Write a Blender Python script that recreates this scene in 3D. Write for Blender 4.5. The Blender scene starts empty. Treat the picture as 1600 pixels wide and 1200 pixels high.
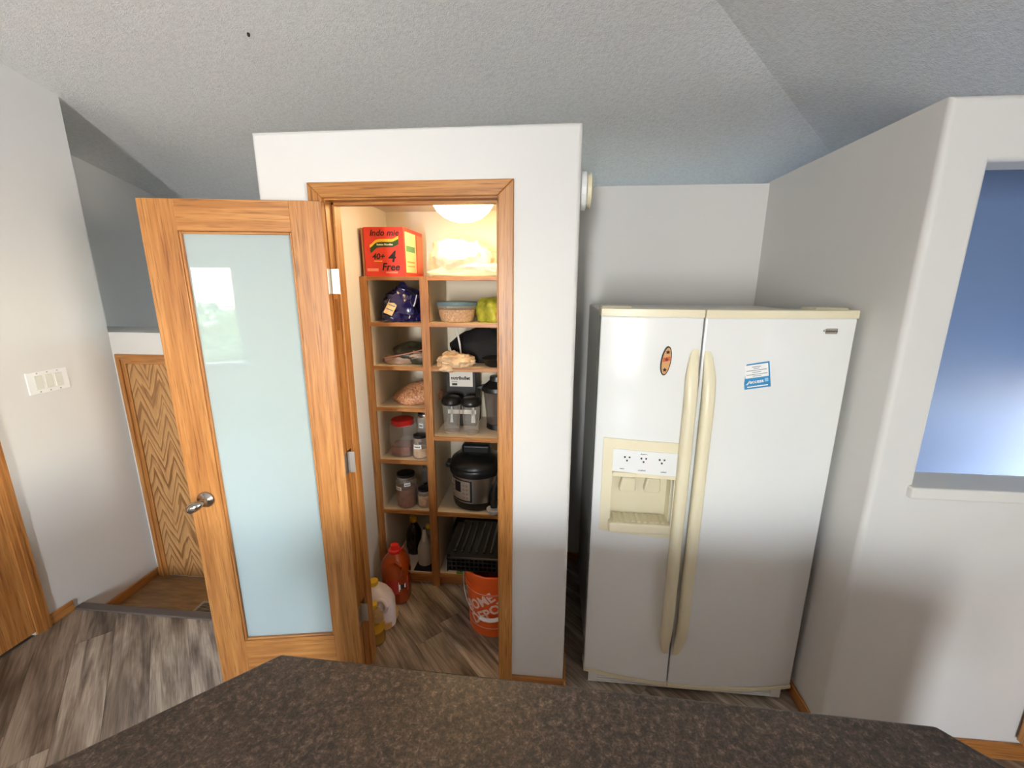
import bpy, bmesh, math, random
from mathutils import Vector, Matrix
random.seed(7)
SC = bpy.context.scene
COL = SC.collection
R = math.radians
# ------------------------------------------------------------------ camera
F, PITCH, YAW, ROLL, H = 670.0, R(13.15), R(-5.53), R(-.21), 1.78
fw = Vector((math.sin(YAW)*math.cos(PITCH), math.cos(YAW)*math.cos(PITCH), -math.sin(PITCH)))
r0 = Vector((math.cos(YAW), -math.sin(YAW), 0)); d0 = fw.cross(r0)
rt = math.cos(ROLL)*r0 + math.sin(ROLL)*d0
dn = -math.sin(ROLL)*r0 + math.cos(ROLL)*d0
CAM = Vector((0, 0, H))
cd = bpy.data.cameras.new('camera'); cam = bpy.data.objects.new('camera', cd); COL.objects.link(cam)
cd.sensor_fit = 'HORIZONTAL'; cd.sensor_width = 36; cd.lens = 36*F/1600; cd.clip_start = .02
mw = Matrix(((rt.x, -dn.x, -fw.x, 0), (rt.y, -dn.y, -fw.y, 0), (rt.z, -dn.z, -fw.z, H), (0, 0, 0, 1)))
cam.matrix_world = mw
SC.camera = cam

def ray(x, y):
    return rt*((x-800)/F) + dn*((y-600)/F) + fw
def onY(x, y, Y):
    d = ray(x, y); return CAM + d*(Y/d.y)
def onZ(x, y, Z):
    d = ray(x, y); return CAM + d*((Z-H)/d.z)
def onX(x, y, X):
    d = ray(x, y); return CAM + d*(X/d.x)
# ------------------------------------------------------------------ world, lights, exposure
SC.view_settings.view_transform = 'Standard'; SC.view_settings.look = 'None'
SC.view_settings.gamma = 1; SC.view_settings.use_curve_mapping = False
SC.view_settings.exposure = 0.7
W = bpy.data.worlds.new('sky'); SC.world = W; W.use_nodes = True
wn = W.node_tree.nodes; wl = W.node_tree.links
bg = wn['Background']; sk = wn.new('ShaderNodeTexSky'); sk.sky_type = 'NISHITA'
sk.sun_elevation = R(38); sk.sun_rotation = R(120); sk.sun_disc = False
wl.new(sk.outputs[0], bg.inputs[0]); bg.inputs[1].default_value = 4

def area(name, loc, rot, sx, sy, power, color):
    l = bpy.data.lights.new(name, 'AREA'); l.shape = 'RECTANGLE'; l.size = sx; l.size_y = sy
    l.energy = power; l.color = color
    o = bpy.data.objects.new(name, l); COL.objects.link(o); o.location = loc; o.rotation_euler = rot
    return o
# daylight standing outside the panes of the windows behind and beside the viewer
area('window_rear_offscreen', (-.555, -3.72, 1.38), (R(90), 0, 0), .45, 1.65, 150, (.97, .985, 1))
area('window_right_offscreen', (3.02, -1.40, 1.45), (R(90), 0, R(90)), .94, 1.0, 140, (.99, .99, 1))
area('window_right_low_offscreen', (3.02, -.47, 1.12), (R(90), 0, R(90)), .5, .2, 12, (.99, .99, 1))
area('added_hall_light_offscreen', (2.98, 1.90, .85), (R(90), 0, R(90)), .5, 1.1, 9, (.72, .84, 1))  # added light for the hall wall, at an assumed window
sun = bpy.data.lights.new('sun_offscreen', 'SUN'); sun.energy = 75; sun.angle = R(.6); sun.color = (1, .95, .85)
so = bpy.data.objects.new('sun_offscreen', sun); COL.objects.link(so); so.location = (-6, -12, 9)
so.rotation_euler = Vector((.45, .6, -.66)).to_track_quat('-Z', 'Y').to_euler()

# ------------------------------------------------------------------ material helpers
def lin(c):
    out = []
    for v in c[:3]:
        v = v/255.
        out.append(v/12.92 if v <= .04045 else ((v+.055)/1.055)**2.4)
    return (*out, 1)
MATS = {}
def base(name):
    m = bpy.data.materials.new(name); m.use_nodes = True
    nt = m.node_tree; b = nt.nodes['Principled BSDF']; MATS[name] = m
    return m, nt, b
def coords(nt, scale=(1, 1, 1), kind='Object', rnd=False):
    tc = nt.nodes.new('ShaderNodeTexCoord'); mp = nt.nodes.new('ShaderNodeMapping')
    mp.inputs['Scale'].default_value = scale
    nt.links.new(tc.outputs[kind], mp.inputs['Vector'])
    if rnd:
        oi = nt.nodes.new('ShaderNodeObjectInfo'); mu = nt.nodes.new('ShaderNodeMath'); mu.operation = 'MULTIPLY'
        mu.inputs[1].default_value = 37.; nt.links.new(oi.outputs['Random'], mu.inputs[0])
        nt.links.new(mu.outputs[0], mp.inputs['Location'])
    return mp.outputs[0]
def noise(nt, vec, scale, detail=4, rough=.55, dist=0):
    n = nt.nodes.new('ShaderNodeTexNoise'); n.inputs['Scale'].default_value = scale
    n.inputs['Detail'].default_value = detail; n.inputs['Roughness'].default_value = rough
    n.inputs['Distortion'].default_value = dist; nt.links.new(vec, n.inputs['Vector']); return n.outputs['Fac']
def ramp(nt, fac, stops):
    r = nt.nodes.new('ShaderNodeValToRGB'); e = r.color_ramp.elements
    while len(e) < len(stops): e.new(.5)
    for i, (p, c) in enumerate(stops):
        e[i].position = p; e[i].color = lin(c)
    nt.links.new(fac, r.inputs[0]); return r.outputs[0]
def mixc(nt, a, b, fac, mode='MIX'):
    m = nt.nodes.new('ShaderNodeMix'); m.data_type = 'RGBA'; m.blend_type = mode
    if isinstance(fac, (int, float)): m.inputs[0].default_value = fac
    else: nt.links.new(fac, m.inputs[0])
    for s, v in ((6, a), (7, b)):
        if isinstance(v, tuple): m.inputs[s].default_value = v
        else: nt.links.new(v, m.inputs[s])
    return m.outputs[2]
def bump(nt, b, h, strength, dist=.002):
    bp = nt.nodes.new('ShaderNodeBump'); bp.inputs['Strength'].default_value = strength
    bp.inputs['Distance'].default_value = dist; nt.links.new(h, bp.inputs['Height']); nt.links.new(bp.outputs[0], b.inputs['Normal'])
def plain(name, c, rough=.5, metal=0, trans=0, ior=1.45, coat=0, emit=0, bumps=None):
    m, nt, b = base(name)
    b.inputs['Base Color'].default_value = lin(c); b.inputs['Roughness'].default_value = rough
    b.inputs['Metallic'].default_value = metal; b.inputs['Transmission Weight'].default_value = trans
    b.inputs['IOR'].default_value = ior; b.inputs['Coat Weight'].default_value = coat
    if emit:
        b.inputs['Emission Color'].default_value = lin(c); b.inputs['Emission Strength'].default_value = emit
    if bumps: bump(nt, b, noise(nt, coords(nt), bumps[0], 3), bumps[1], bumps[2])
    return m
def mottled(name, c1, c2, scale, rough=.5, detail=5, bm=.2, dist=.002, lo=.35, hi=.65, stretch=(1, 1, 1)):
    m, nt, b = base(name)
    f = noise(nt, coords(nt, stretch), scale, detail)
    nt.links.new(ramp(nt, f, [(lo, c1), (hi, c2)]), b.inputs['Base Color'])
    b.inputs['Roughness'].default_value = rough
    if bm: bump(nt, b, f, bm, dist)
    return m
def oak(name, axis, dark=(152, 94, 42), light=(194, 138, 76), rough=.38):
    m, nt, b = base(name)
    s = [34, 34, 34]; s[axis] = 1.6
    v = coords(nt, tuple(s), rnd=True)
    f1 = noise(nt, v, 1.6, 5, .6, .5)
    s2 = [150, 150, 150]; s2[axis] = 5
    f2 = noise(nt, coords(nt, tuple(s2), rnd=True), 1.5, 2)
    c = ramp(nt, f1, [(.30, dark), (.52, tuple((a+q)//2 for a, q in zip(dark, light))), (.72, light)])
    pores = ramp(nt, f2, [(.30, (165, 150, 140)), (.46, (255, 255, 255))])
    nt.links.new(mixc(nt, c, pores, .7, 'MULTIPLY'), b.inputs['Base Color'])
    b.inputs['Roughness'].default_value = rough; bump(nt, b, f2, .12, .001)
    return m
def clearglass(name, c, rough=.05, alpha=.3):
    m, nt, b = base(name)
    b.inputs['Base Color'].default_value = lin(c); b.inputs['Roughness'].default_value = rough
    b.inputs['Alpha'].default_value = alpha; b.inputs['Coat Weight'].default_value = .5
    return m
WALLP = plain('wall_paint', (212, 210, 206), .55, bumps=(220, .10, .001))
ALCP = WALLP
PANTP = WALLP
HALLB = plain('hall_blue', (108, 130, 168), .6, bumps=(180, .25, .002))  # one even blue for the hall wall
GREYP = WALLP
def ceiling_mat():
    m, nt, b = base('ceiling_texture')
    v = coords(nt)
    f = noise(nt, v, 55, 3, .6); g = noise(nt, v, 190, 2)
    nt.links.new(ramp(nt, f, [(.3, (218, 217, 214)), (.6, (230, 229, 226))]), b.inputs['Base Color'])
    b.inputs['Roughness'].default_value = .8
    add = nt.nodes.new('ShaderNodeMath'); add.operation = 'ADD'; nt.links.new(f, add.inputs[0]); nt.links.new(g, add.inputs[1])
    bump(nt, b, add.outputs[0], .6, .006); return m
CEIL = ceiling_mat()
OAKZ, OAKX, OAKY = oak('oak_vertical', 2), oak('oak_across', 0), oak('oak_deep', 1)
OAKT = oak('oak_trim', 2)
OAKTX = oak('oak_trim_across', 0)
OAKTY = oak('oak_trim_deep', 1)
def cathedral():
    m, nt, b = base('oak_cathedral')
    sp = nt.nodes.new('ShaderNodeSeparateXYZ'); nt.links.new(coords(nt), sp.inputs[0])
    pp = nt.nodes.new('ShaderNodeMath'); pp.operation = 'PINGPONG'; pp.inputs[1].default_value = .075; nt.links.new(sp.outputs[0], pp.inputs[0])
    ml = nt.nodes.new('ShaderNodeMath'); ml.operation = 'MULTIPLY_ADD'; ml.inputs[1].default_value = 2.6
    nt.links.new(pp.outputs[0], ml.inputs[0]); nt.links.new(sp.outputs[2], ml.inputs[2])
    cbn = nt.nodes.new('ShaderNodeCombineXYZ'); nt.links.new(sp.outputs[0], cbn.inputs[0]); nt.links.new(ml.outputs[0], cbn.inputs[2]); v = cbn.outputs[0]
    w = nt.nodes.new('ShaderNodeTexWave'); w.wave_type = 'BANDS'; w.bands_direction = 'Z'; w.wave_profile = 'SAW'
    w.inputs['Scale'].default_value = 3.6; w.inputs['Distortion'].default_value = 11; w.inputs['Detail'].default_value = 2
    w.inputs['Detail Scale'].default_value = 1.6; nt.links.new(v, w.inputs['Vector'])
    f2 = noise(nt, coords(nt, (160, 10, 6)), 1.5, 2)
    c = ramp(nt, w.outputs['Fac'], [(.0, (192, 146, 94)), (.6, (182, 134, 82)), (.85, (134, 90, 48)), (1, (164, 116, 68))])
    nt.links.new(mixc(nt, c, ramp(nt, f2, [(.3, (190, 180, 170)), (.5, (255, 255, 255))]), .6, 'MULTIPLY'), b.inputs['Base Color'])
    b.inputs['Roughness'].default_value = .42; return m
CATH = cathedral()
def plankmat():
    m, nt, b = base('grey_plank')
    oi = nt.nodes.new('ShaderNodeObjectInfo')
    tone = ramp(nt, oi.outputs['Random'], [(0, (158, 142, 124)), (.35, (182, 168, 150)), (.7, (200, 188, 172)), (1, (170, 154, 138))])
    f1 = noise(nt, coords(nt, (1.5, 22, 22), rnd=True), 1.3, 6, .62, .9)
    streak = ramp(nt, f1, [(.30, (78, 66, 58)), (.43, (190, 180, 170)), (.58, (255, 252, 246))])
    f3 = noise(nt, coords(nt, (1.1, 5, 5), rnd=True), 1.6, 3, .6, .4)
    blot = ramp(nt, f3, [(.36, (140, 126, 116)), (.55, (255, 255, 255))])
    f2 = noise(nt, coords(nt, (6, 170, 170), rnd=True), 1.2, 2)
    fine = ramp(nt, f2, [(.3, (200, 195, 190)), (.6, (255, 255, 255))])
    c = mixc(nt, tone, streak, .8, 'MULTIPLY'); c = mixc(nt, c, blot, .75, 'MULTIPLY'); c = mixc(nt, c, fine, .7, 'MULTIPLY')
    nt.links.new(c, b.inputs['Base Color']); b.inputs['Roughness'].default_value = .42
    bump(nt, b, f2, .15, .001); return m
PLANK = plankmat()
def countermat():
    m, nt, b = base('dark_stone_laminate')
    v = coords(nt)
    f1 = noise(nt, v, 14, 7, .68, .6); f2 = noise(nt, v, 78, 6, .7, .4); f3 = noise(nt, v, 240, 2)
    c = ramp(nt, f1, [(.32, (46, 36, 29)), (.5, (70, 56, 45)), (.66, (98, 80, 64))])
    c2 = ramp(nt, f2, [(.38, (32, 25, 21)), (.52, (78, 63, 51)), (.66, (140, 120, 100))])
    c3 = ramp(nt, f3, [(.4, (120, 110, 100)), (.62, (255, 250, 245))])
    c = mixc(nt, c, c2, .6); c = mixc(nt, c, c3, .6, 'MULTIPLY')
    nt.links.new(c, b.inputs['Base Color']); b.inputs['Roughness'].default_value = .42
    bump(nt, b, f2, .08, .001); return m
COUNTER = countermat()
def frosted():
    m, nt, b = base('frosted_glass')
    b.inputs['Base Color'].default_value = lin((222, 238, 238)); b.inputs['Roughness'].default_value = .35
    b.inputs['Specular IOR Level'].default_value = 0
    t = nt.nodes.new('ShaderNodeBsdfTranslucent'); t.inputs[0].default_value = lin((218, 236, 238))
    mx = nt.nodes.new('ShaderNodeMixShader'); mx.inputs[0].default_value = .52
    nt.links.new(b.outputs[0], mx.inputs[1]); nt.links.new(t.outputs[0], mx.inputs[2])
    g = nt.nodes.new('ShaderNodeBsdfGlossy'); g.inputs['Roughness'].default_value = .02
    fn = nt.nodes.new('ShaderNodeFresnel'); fn.inputs[0].default_value = 1.85
    m2 = nt.nodes.new('ShaderNodeMixShader'); nt.links.new(fn.outputs[0], m2.inputs[0])
    nt.links.new(mx.outputs[0], m2.inputs[1]); nt.links.new(g.outputs[0], m2.inputs[2])
    nt.links.new(m2.outputs[0], nt.nodes['Material Output'].inputs[0]); return m
FROST = frosted()
NICKEL = plain('satin_nickel', (170, 164, 156), .24, 1)
STEEL = plain('brushed_steel', (188, 182, 174), .3, 1)
WHITEPL = plain('white_plastic', (228, 228, 226), .35)
OFFPL = plain('almond_switch', (212, 212, 202), .35)
CREAM = plain('cream_plastic', (224, 214, 184), .35)
CREAMD = CREAM
FRIDGE = plain('white_enamel', (230, 230, 227), .14, coat=.6)
FBODY = plain('fridge_side', (205, 203, 196), .45)
DARK = plain('dark_metal', (40, 36, 32), .8)  # dark metal of the register louvers and ceiling hook
BLACK = plain('black_plastic', (20, 20, 21), .32)
BLACKM = plain('black_matte', (24, 23, 23), .75)
INK = plain('ink', (34, 30, 30), .6)
MELA = plain('melamine', (226, 212, 188), .5)
NOSING = plain('nosing_grey', (92, 82, 76), .55)
LANDF = mottled('landing_vinyl', (120, 92, 62), (158, 124, 84), 2.2, .4, 6, .05, stretch=(3, 14, 1))
WHITE = plain('white_print', (236, 234, 230), .55)
# ------------------------------------------------------------------ mesh helpers
def wloc(o):
    v = Vector((0, 0, 0))
    while o: v += o.location; o = o.parent
    return v
def obj(name, bm, mat, parent=None, world=True, smooth=False, kind=None):
    me = bpy.data.meshes.new(name)
    if parent is not None and world: bmesh.ops.translate(bm, verts=bm.verts, vec=-wloc(parent))
    bmesh.ops.recalc_face_normals(bm, faces=bm.faces)
    bm.to_mesh(me); bm.free()
    if mat: me.materials.append(mat)
    if smooth:
        for p in me.polygons: p.use_smooth = True
        me.set_sharp_from_angle(angle=R(40))
    o = bpy.data.objects.new(name, me); COL.objects.link(o)
    if smooth:
        wm = o.modifiers.new('weighted', 'WEIGHTED_NORMAL'); wm.keep_sharp = True; wm.weight = 100; wm.thresh = .001
    if parent is not None: o.parent = parent
    if kind: o['kind'] = kind
    return o
def struct(name, bm, mat, smooth=False):
    return obj(name, bm, mat, None, True, smooth, 'structure')
def thing(name, label, cat, loc, rz=0, group=None):
    o = bpy.data.objects.new(name, None); COL.objects.link(o); o.location = loc; o.rotation_euler = (0, 0, rz)
    o.empty_display_size = .05; o['label'] = label; o['category'] = cat
    if group: o['group'] = group
    return o
def sroot(name, loc, rz=0, label=None):
    o = bpy.data.objects.new(name, None); COL.objects.link(o); o.location = loc; o.rotation_euler = (0, 0, rz)
    o.empty_display_size = .05; o['kind'] = 'structure'
    if label: o['label'] = label
    return o
def tag(o, label, cat, group=None):
    o['label'] = label; o['category'] = cat
    if group: o['group'] = group
    return o
def bx(x0, x1, y0, y1, z0, z1, bev=0, seg=2, bm=None):
    n = bmesh.new()
    vs = [n.verts.new((x, y, z)) for x in (x0, x1) for y in (y0, y1) for z in (z0, z1)]
    for f in ((0, 1, 3, 2), (4, 6, 7, 5), (0, 4, 5, 1), (2, 3, 7, 6), (0, 2, 6, 4), (1, 5, 7, 3)): n.faces.new([vs[i] for i in f])
    bmesh.ops.recalc_face_normals(n, faces=n.faces)
    if bev: bmesh.ops.bevel(n, geom=n.edges[:], offset=bev, segments=seg, affect='EDGES', profile=.5)
    if bm is None: return n
    return join(bm, n)
def join(bm, n):
    me = bpy.data.meshes.new('tmp'); n.to_mesh(me); n.free(); bm.from_mesh(me); bpy.data.meshes.remove(me); return bm
def prism(poly, a0, a1, axis=2, bev=0, seg=2, sel=None, bm=None):
    """poly of 2D points extruded along axis; axis 2: (x,y), axis 1: (x,z), axis 0: (y,z)"""
    n = bmesh.new()
    def v(p, a): return {2: (p[0], p[1], a), 1: (p[0], a, p[1]), 0: (a, p[0], p[1])}[axis]
    lo = [n.verts.new(v(p, a0)) for p in poly]; hi = [n.verts.new(v(p, a1)) for p in poly]
    n.faces.new(lo); n.faces.new(hi[::-1]); k = len(poly)
    for i in range(k): n.faces.new((lo[i], lo[(i+1) % k], hi[(i+1) % k], hi[i]))
    bmesh.ops.recalc_face_normals(n, faces=n.faces)
    if bev:
        g = [e for e in n.edges if sel is None or sel(e)]
        bmesh.ops.bevel(n, geom=g, offset=bev, segments=seg, affect='EDGES', profile=.5)
    return n if bm is None else join(bm, n)
def lathe(prof, seg=24, sx=1, sy=1, c=(0, 0, 0), bm=None, sq=0):
    """profile of (radius, z); sq>0 squares the outline"""
    n = bm or bmesh.new(); rings = []
    for r, z in prof:
        ring = []
        for i in range(seg):
            a = 2*math.pi*i/seg; ca, sa = math.cos(a), math.sin(a); k = 1
            if sq: k = 1/((abs(ca)**sq+abs(sa)**sq)**(1/sq))
            ring.append(n.verts.new((c[0]+r*k*sx*ca, c[1]+r*k*sy*sa, c[2]+z)))
        rings.append(ring)
    for a, b in zip(rings, rings[1:]):
        for i in range(seg): n.faces.new((a[i], a[(i+1) % seg], b[(i+1) % seg], b[i]))
    n.faces.new(rings[0][::-1]); n.faces.new(rings[-1]); return n
def tube(pts, r, seg=10, bm=None, rads=None):
    n = bm or bmesh.new(); pts = [Vector(p) for p in pts]; rings = []
    up = Vector((0, 0, 1))
    for i, p in enumerate(pts):
        t = (pts[min(i+1, len(pts)-1)]-pts[max(i-1, 0)]).normalized()
        a = t.cross(up)
        if a.length < .05: a = t.cross(Vector((0, 1, 0)))
        a.normalize(); b = t.cross(a).normalized(); rr = rads[i] if rads else r
        rings.append([n.verts.new(p+a*rr*math.cos(2*math.pi*k/seg)+b*rr*math.sin(2*math.pi*k/seg)) for k in range(seg)])
    for a, b in zip(rings, rings[1:]):
        for i in range(seg): n.faces.new((a[i], a[(i+1) % seg], b[(i+1) % seg], b[i]))
    n.faces.new(rings[0][::-1]); n.faces.new(rings[-1]); return n
def blob(c, s, seed, amp=.12, sub=3, freq=3., flat=True, fold=0):
    """lumpy sack: icosphere pushed by noise, flattened where it rests"""
    from mathutils import noise as nz
    n = bmesh.new(); bmesh.ops.create_icosphere(n, subdivisions=sub, radius=1)
    off = Vector((seed*3.1, seed*1.7, seed*.9))
    for v in n.verts:
        p = v.co.copy()
        k = 1+amp*nz.noise(p*freq*.5+off)*2+amp*.6*nz.noise(p*freq+off*2)
        if fold: k += fold*abs(nz.noise(p*freq*2.2+off))
        q = p*k
        if flat and q.z < -.55: q.z = -.55-(q.z+.55)*.05
        v.co = (c[0]+q.x*s[0], c[1]+q.y*s[1], c[2]+(q.z+(.55 if flat else 0))*s[2])
    return n
def mesh_text(s, size, align='CENTER', extrude=0.0004, shear=0, bold=0):
    cu = bpy.data.curves.new('t', 'FONT'); cu.body = s; cu.size = size; cu.align_x = align; cu.align_y = 'CENTER'
    cu.extrude = extrude; cu.shear = shear; cu.offset = bold; cu.resolution_u = 2
    o = bpy.data.objects.new('t', cu); COL.objects.link(o); bpy.context.view_layer.update()
    me = bpy.data.meshes.new_from_object(o.evaluated_get(bpy.context.evaluated_depsgraph_get()))
    bpy.data.objects.remove(o); bpy.data.curves.remove(cu); n = bmesh.new(); n.from_mesh(me); bpy.data.meshes.remove(me); return n
def lettering(s, size, mat, parent, loc, rot=(R(90), 0, 0), name='lettering', shear=0, bold=0, sx=1):
    n = mesh_text(s, size, shear=shear, bold=bold)
    m = Matrix.Translation(Vector(loc)) @ (Matrix.Rotation(rot[2], 4, 'Z') @ Matrix.Rotation(rot[1], 4, 'Y') @ Matrix.Rotation(rot[0], 4, 'X')) @ Matrix.Diagonal((sx, 1, 1, 1))
    bmesh.ops.transform(n, matrix=m, verts=n.verts)
    return obj(name, n, mat, parent, world=False)
# ================================================================== STRUCTURE
FY = 1.585            # pantry front plane
WT = 2.302            # height of the partial walls
# --- ceiling: two slopes meeting along a hip
def ca(x, y): return 3.285-.24*y
def cb(x, y): return 2.954-.24*x
XL, XR, YB, YFAR = -4.8, 2.9, -3.6, 4.6
hl, hr = XL+1.38, XR+1.38
def slab(poly, zf, t=.05):
    n = bmesh.new(); lo = [n.verts.new((x, y, zf(x, y))) for x, y in poly]; hi = [n.verts.new((x, y, zf(x, y)+t)) for x, y in poly]
    n.faces.new(lo); n.faces.new(hi[::-1])
    for i in range(len(poly)): n.faces.new((lo[i], lo[(i+1) % len(poly)], hi[(i+1) % len(poly)], hi[i]))
    return n
cl = slab([(XL, hl), (XR, hr), (XR, YFAR), (XL, YFAR)], ca)
join(cl, slab([(XL, hl), (XL, YB), (XR, YB), (XR, hr)], cb))
ceil = struct('ceiling', cl, CEIL)
# --- pantry shell
def endsel(test): return lambda e: all(test(v.co) for v in e.verts)
op = [(-1.09, 0), (-1.09, WT), (.08, WT), (.08, 0), (-.187, 0), (-.187, 2.091), (-.854, 2.091), (-.854, 0)]
n = prism(op, FY, FY+.11, 1, bev=.016, seg=4, sel=lambda e: all(abs(v.co.y-FY) < 1e-4 and (abs(v.co.x+1.09) < 1e-4 or abs(v.co.x-.08) < 1e-4 or abs(v.co.z-WT) < 1e-4) for v in e.verts) and not all(abs(v.co.z) < 1e-4 for v in e.verts))
struct('wall_pantry_front', n, WALLP, True)
struct('wall_pantry_left', bx(-1.09, -1.012, FY+.11, 2.70, -.15, WT), WALLP)
struct('wall_pantry_right', bx(-.01, .08, FY+.11, 2.64, 0, WT), WALLP)
struct('wall_pantry_back', bx(-1.012, -.01, 2.612, 2.70, 0, WT), PANTP)
struct('ceiling_pantry', bx(-1.012, -.01, FY+.11, 2.612, 2.19, WT), PANTP)
# linings of the pantry side walls, in the common wall paint
struct('wall_pantry_left_lining', bx(-1.012, -1.008, FY+.11, 2.612, 0, 2.19), PANTP)
struct('wall_pantry_right_lining', bx(-.014, -.01, FY+.11, 2.612, 0, 2.19), PANTP)
# --- fridge alcove
struct('wall_alcove_back', bx(.08, 1.10, 2.53, 2.64, 0, WT-.008, ), ALCP)
PX, PYF = 1.10, 1.47
AR = bx(PX, PX+.11, PYF+.11, 2.64, 0, WT)
# front of the right partial wall with the pass-through opening
PILP = WALLP
def wall_hole(xs, zs, y0, y1, bev):
    n = bmesh.new(); g = [[n.verts.new((x, y0, z)) for z in zs] for x in xs]
    fs = []
    for i in range(3):
        for j in range(3):
            if (i, j) != (1, 1): fs.append(n.faces.new((g[i][j], g[i+1][j], g[i+1][j+1], g[i][j+1])))
    ex = bmesh.ops.extrude_face_region(n, geom=fs)
    bmesh.ops.translate(n, verts=[v for v in ex['geom'] if isinstance(v, bmesh.types.BMVert)], vec=(0, y1-y0, 0))
    n.faces.ensure_lookup_table()
    for i in range(3):
        for j in range(3):
            pass
    bmesh.ops.recalc_face_normals(n, faces=n.faces)
    def s(e):
        if not all(abs(v.co.y-y0) < 1e-5 for v in e.verts) or len(e.link_faces) != 2: return False
        a = e.link_faces[0].normal; b = e.link_faces[1].normal
        return a.dot(b) < .5 and not all(abs(v.co.z-zs[0]) < 1e-4 for v in e.verts)
    bmesh.ops.bevel(n, geom=[e for e in n.edges if s(e)], offset=bev, segments=4, affect='EDGES', profile=.5)
    return n
struct('wall_right_partial', wall_hole([PX, 1.237, 2.3, XR-.02], [0, 1.115, 2.128, WT], PYF, PYF+.11, .02), PILP, True)
struct('wall_alcove_right', AR, PILP)
struct('trim_1', bx(1.215, 2.33, PYF-.022, PYF+.125, 1.075, 1.117, .006), plain('sill_paint', (214, 212, 206), .4))
# hall behind the opening
struct('wall_hall_blue', bx(PX+.11, XR, 2.20, 2.28, -.15, WT), HALLB)
# --- left wall, landing, far walls
LX = -2.63
def slopewall(x0, x1, y0, y1, z0, over=.03):
    n = bmesh.new()
    zs = lambda x, y: min(ca(x, y), cb(x, y))+over
    ys = sorted({y0, y1, *[x+1.38 for x in (x0, x1) if min(y0, y1) < x+1.38 < max(y0, y1)]})
    lo = [[n.verts.new((x, y, z0)) for y in ys] for x in (x0, x1)]; hi = [[n.verts.new((x, y, zs(x, y))) for y in ys] for x in (x0, x1)]
    k = len(ys)
    for s in (0, 1):
        for i in range(k-1): n.faces.new((lo[s][i], lo[s][i+1], hi[s][i+1], hi[s][i]))
    for i in range(k-1):
        n.faces.new((lo[0][i], lo[1][i], lo[1][i+1], lo[0][i+1])); n.faces.new((hi[0][i], hi[1][i], hi[1][i+1], hi[0][i+1]))
    for i in (0, k-1): n.faces.new((lo[0][i], lo[1][i], hi[1][i], hi[0][i]))
    return n
wl_ = slopewall(LX-.12, LX, .3, .80, -.15); join(wl_, slopewall(LX-.12, LX, 1.622, 2.30, -.15)); join(wl_, slopewall(LX-.12, LX, .80, 1.622, 2.04))
struct('wall_left', wl_, WALLP)
struct('wall_landing', bx(-3.23, -1.74, 2.30, 2.62, -.15, 1.492), WALLP)
struct('wall_stair', slopewall(-3.33, -3.23, 2.30, YFAR, -.15), GREYP)
# walls behind: rear wall with window_1 and the patio door, right wall with two windows and an added one, far wall with two added for sky light
def panel_wall(axis, a0, a1, u0, u1, z0, ztop, holes):
    """wall slab between a0..a1 along its thin axis, split around rectangular holes (u0,u1,z0,z1); holes sorted along u"""
    n = bmesh.new()
    def b(ua, ub, za, zb):
        if ub-ua < 1e-4 or zb-za < 1e-4: return
        if axis == 1: bx(ua, ub, a0, a1, za, zb, bm=n)
        else: bx(a0, a1, ua, ub, za, zb, bm=n)
    cur = u0
    for h in holes:
        b(cur, h[0], z0, ztop); b(h[0], h[1], z0, h[2]); b(h[0], h[1], h[3], ztop); cur = h[1]
    b(cur, u1, z0, ztop); return n
W1 = (-3.36, -2.70, .62, 2.02)
PAT = (-.79, -.32, .55, 2.2)
struct('wall_rear', panel_wall(1, YB-.1, YB, XL, XR, 0, 4.15, [W1, PAT]), WALLP)
W2 = (-1.87, -.93, .95, 1.95); W3 = (-.72, -.22, 1.02, 1.22); W5 = (1.65, 2.15, .3, 1.4)
struct('wall_right', panel_wall(0, XR, XR+.1, YB, YFAR, -.15, 2.6, [W2, W3, W5]), WALLP)
W4 = (-.2, 1.4, .9, 2.1); W7 = (-1.8, -1.2, .35, 2.05)
struct('wall_far', panel_wall(1, YFAR, YFAR+.1, XL, XR, -.15, 2.5, [W7, W4]), WALLP)
struct('wall_left_living', bx(XL-.1, XL, YB, YFAR, -.15, 4.3), WALLP)
struct('wall_living_divider', slopewall(XL, LX-.12, .3, .42, 0), WALLP)
def thin_pane():
    m, nt, b = base('pane'); nt.nodes.remove(b)
    t = nt.nodes.new('ShaderNodeBsdfTransparent'); g = nt.nodes.new('ShaderNodeBsdfGlossy'); g.inputs['Roughness'].default_value = .01
    f = nt.nodes.new('ShaderNodeFresnel'); f.inputs[0].default_value = 1.45; mx = nt.nodes.new('ShaderNodeMixShader')
    nt.links.new(f.outputs[0], mx.inputs[0]); nt.links.new(t.outputs[0], mx.inputs[1]); nt.links.new(g.outputs[0], mx.inputs[2])
    nt.links.new(mx.outputs[0], nt.nodes['Material Output'].inputs[0]); return m
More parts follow.
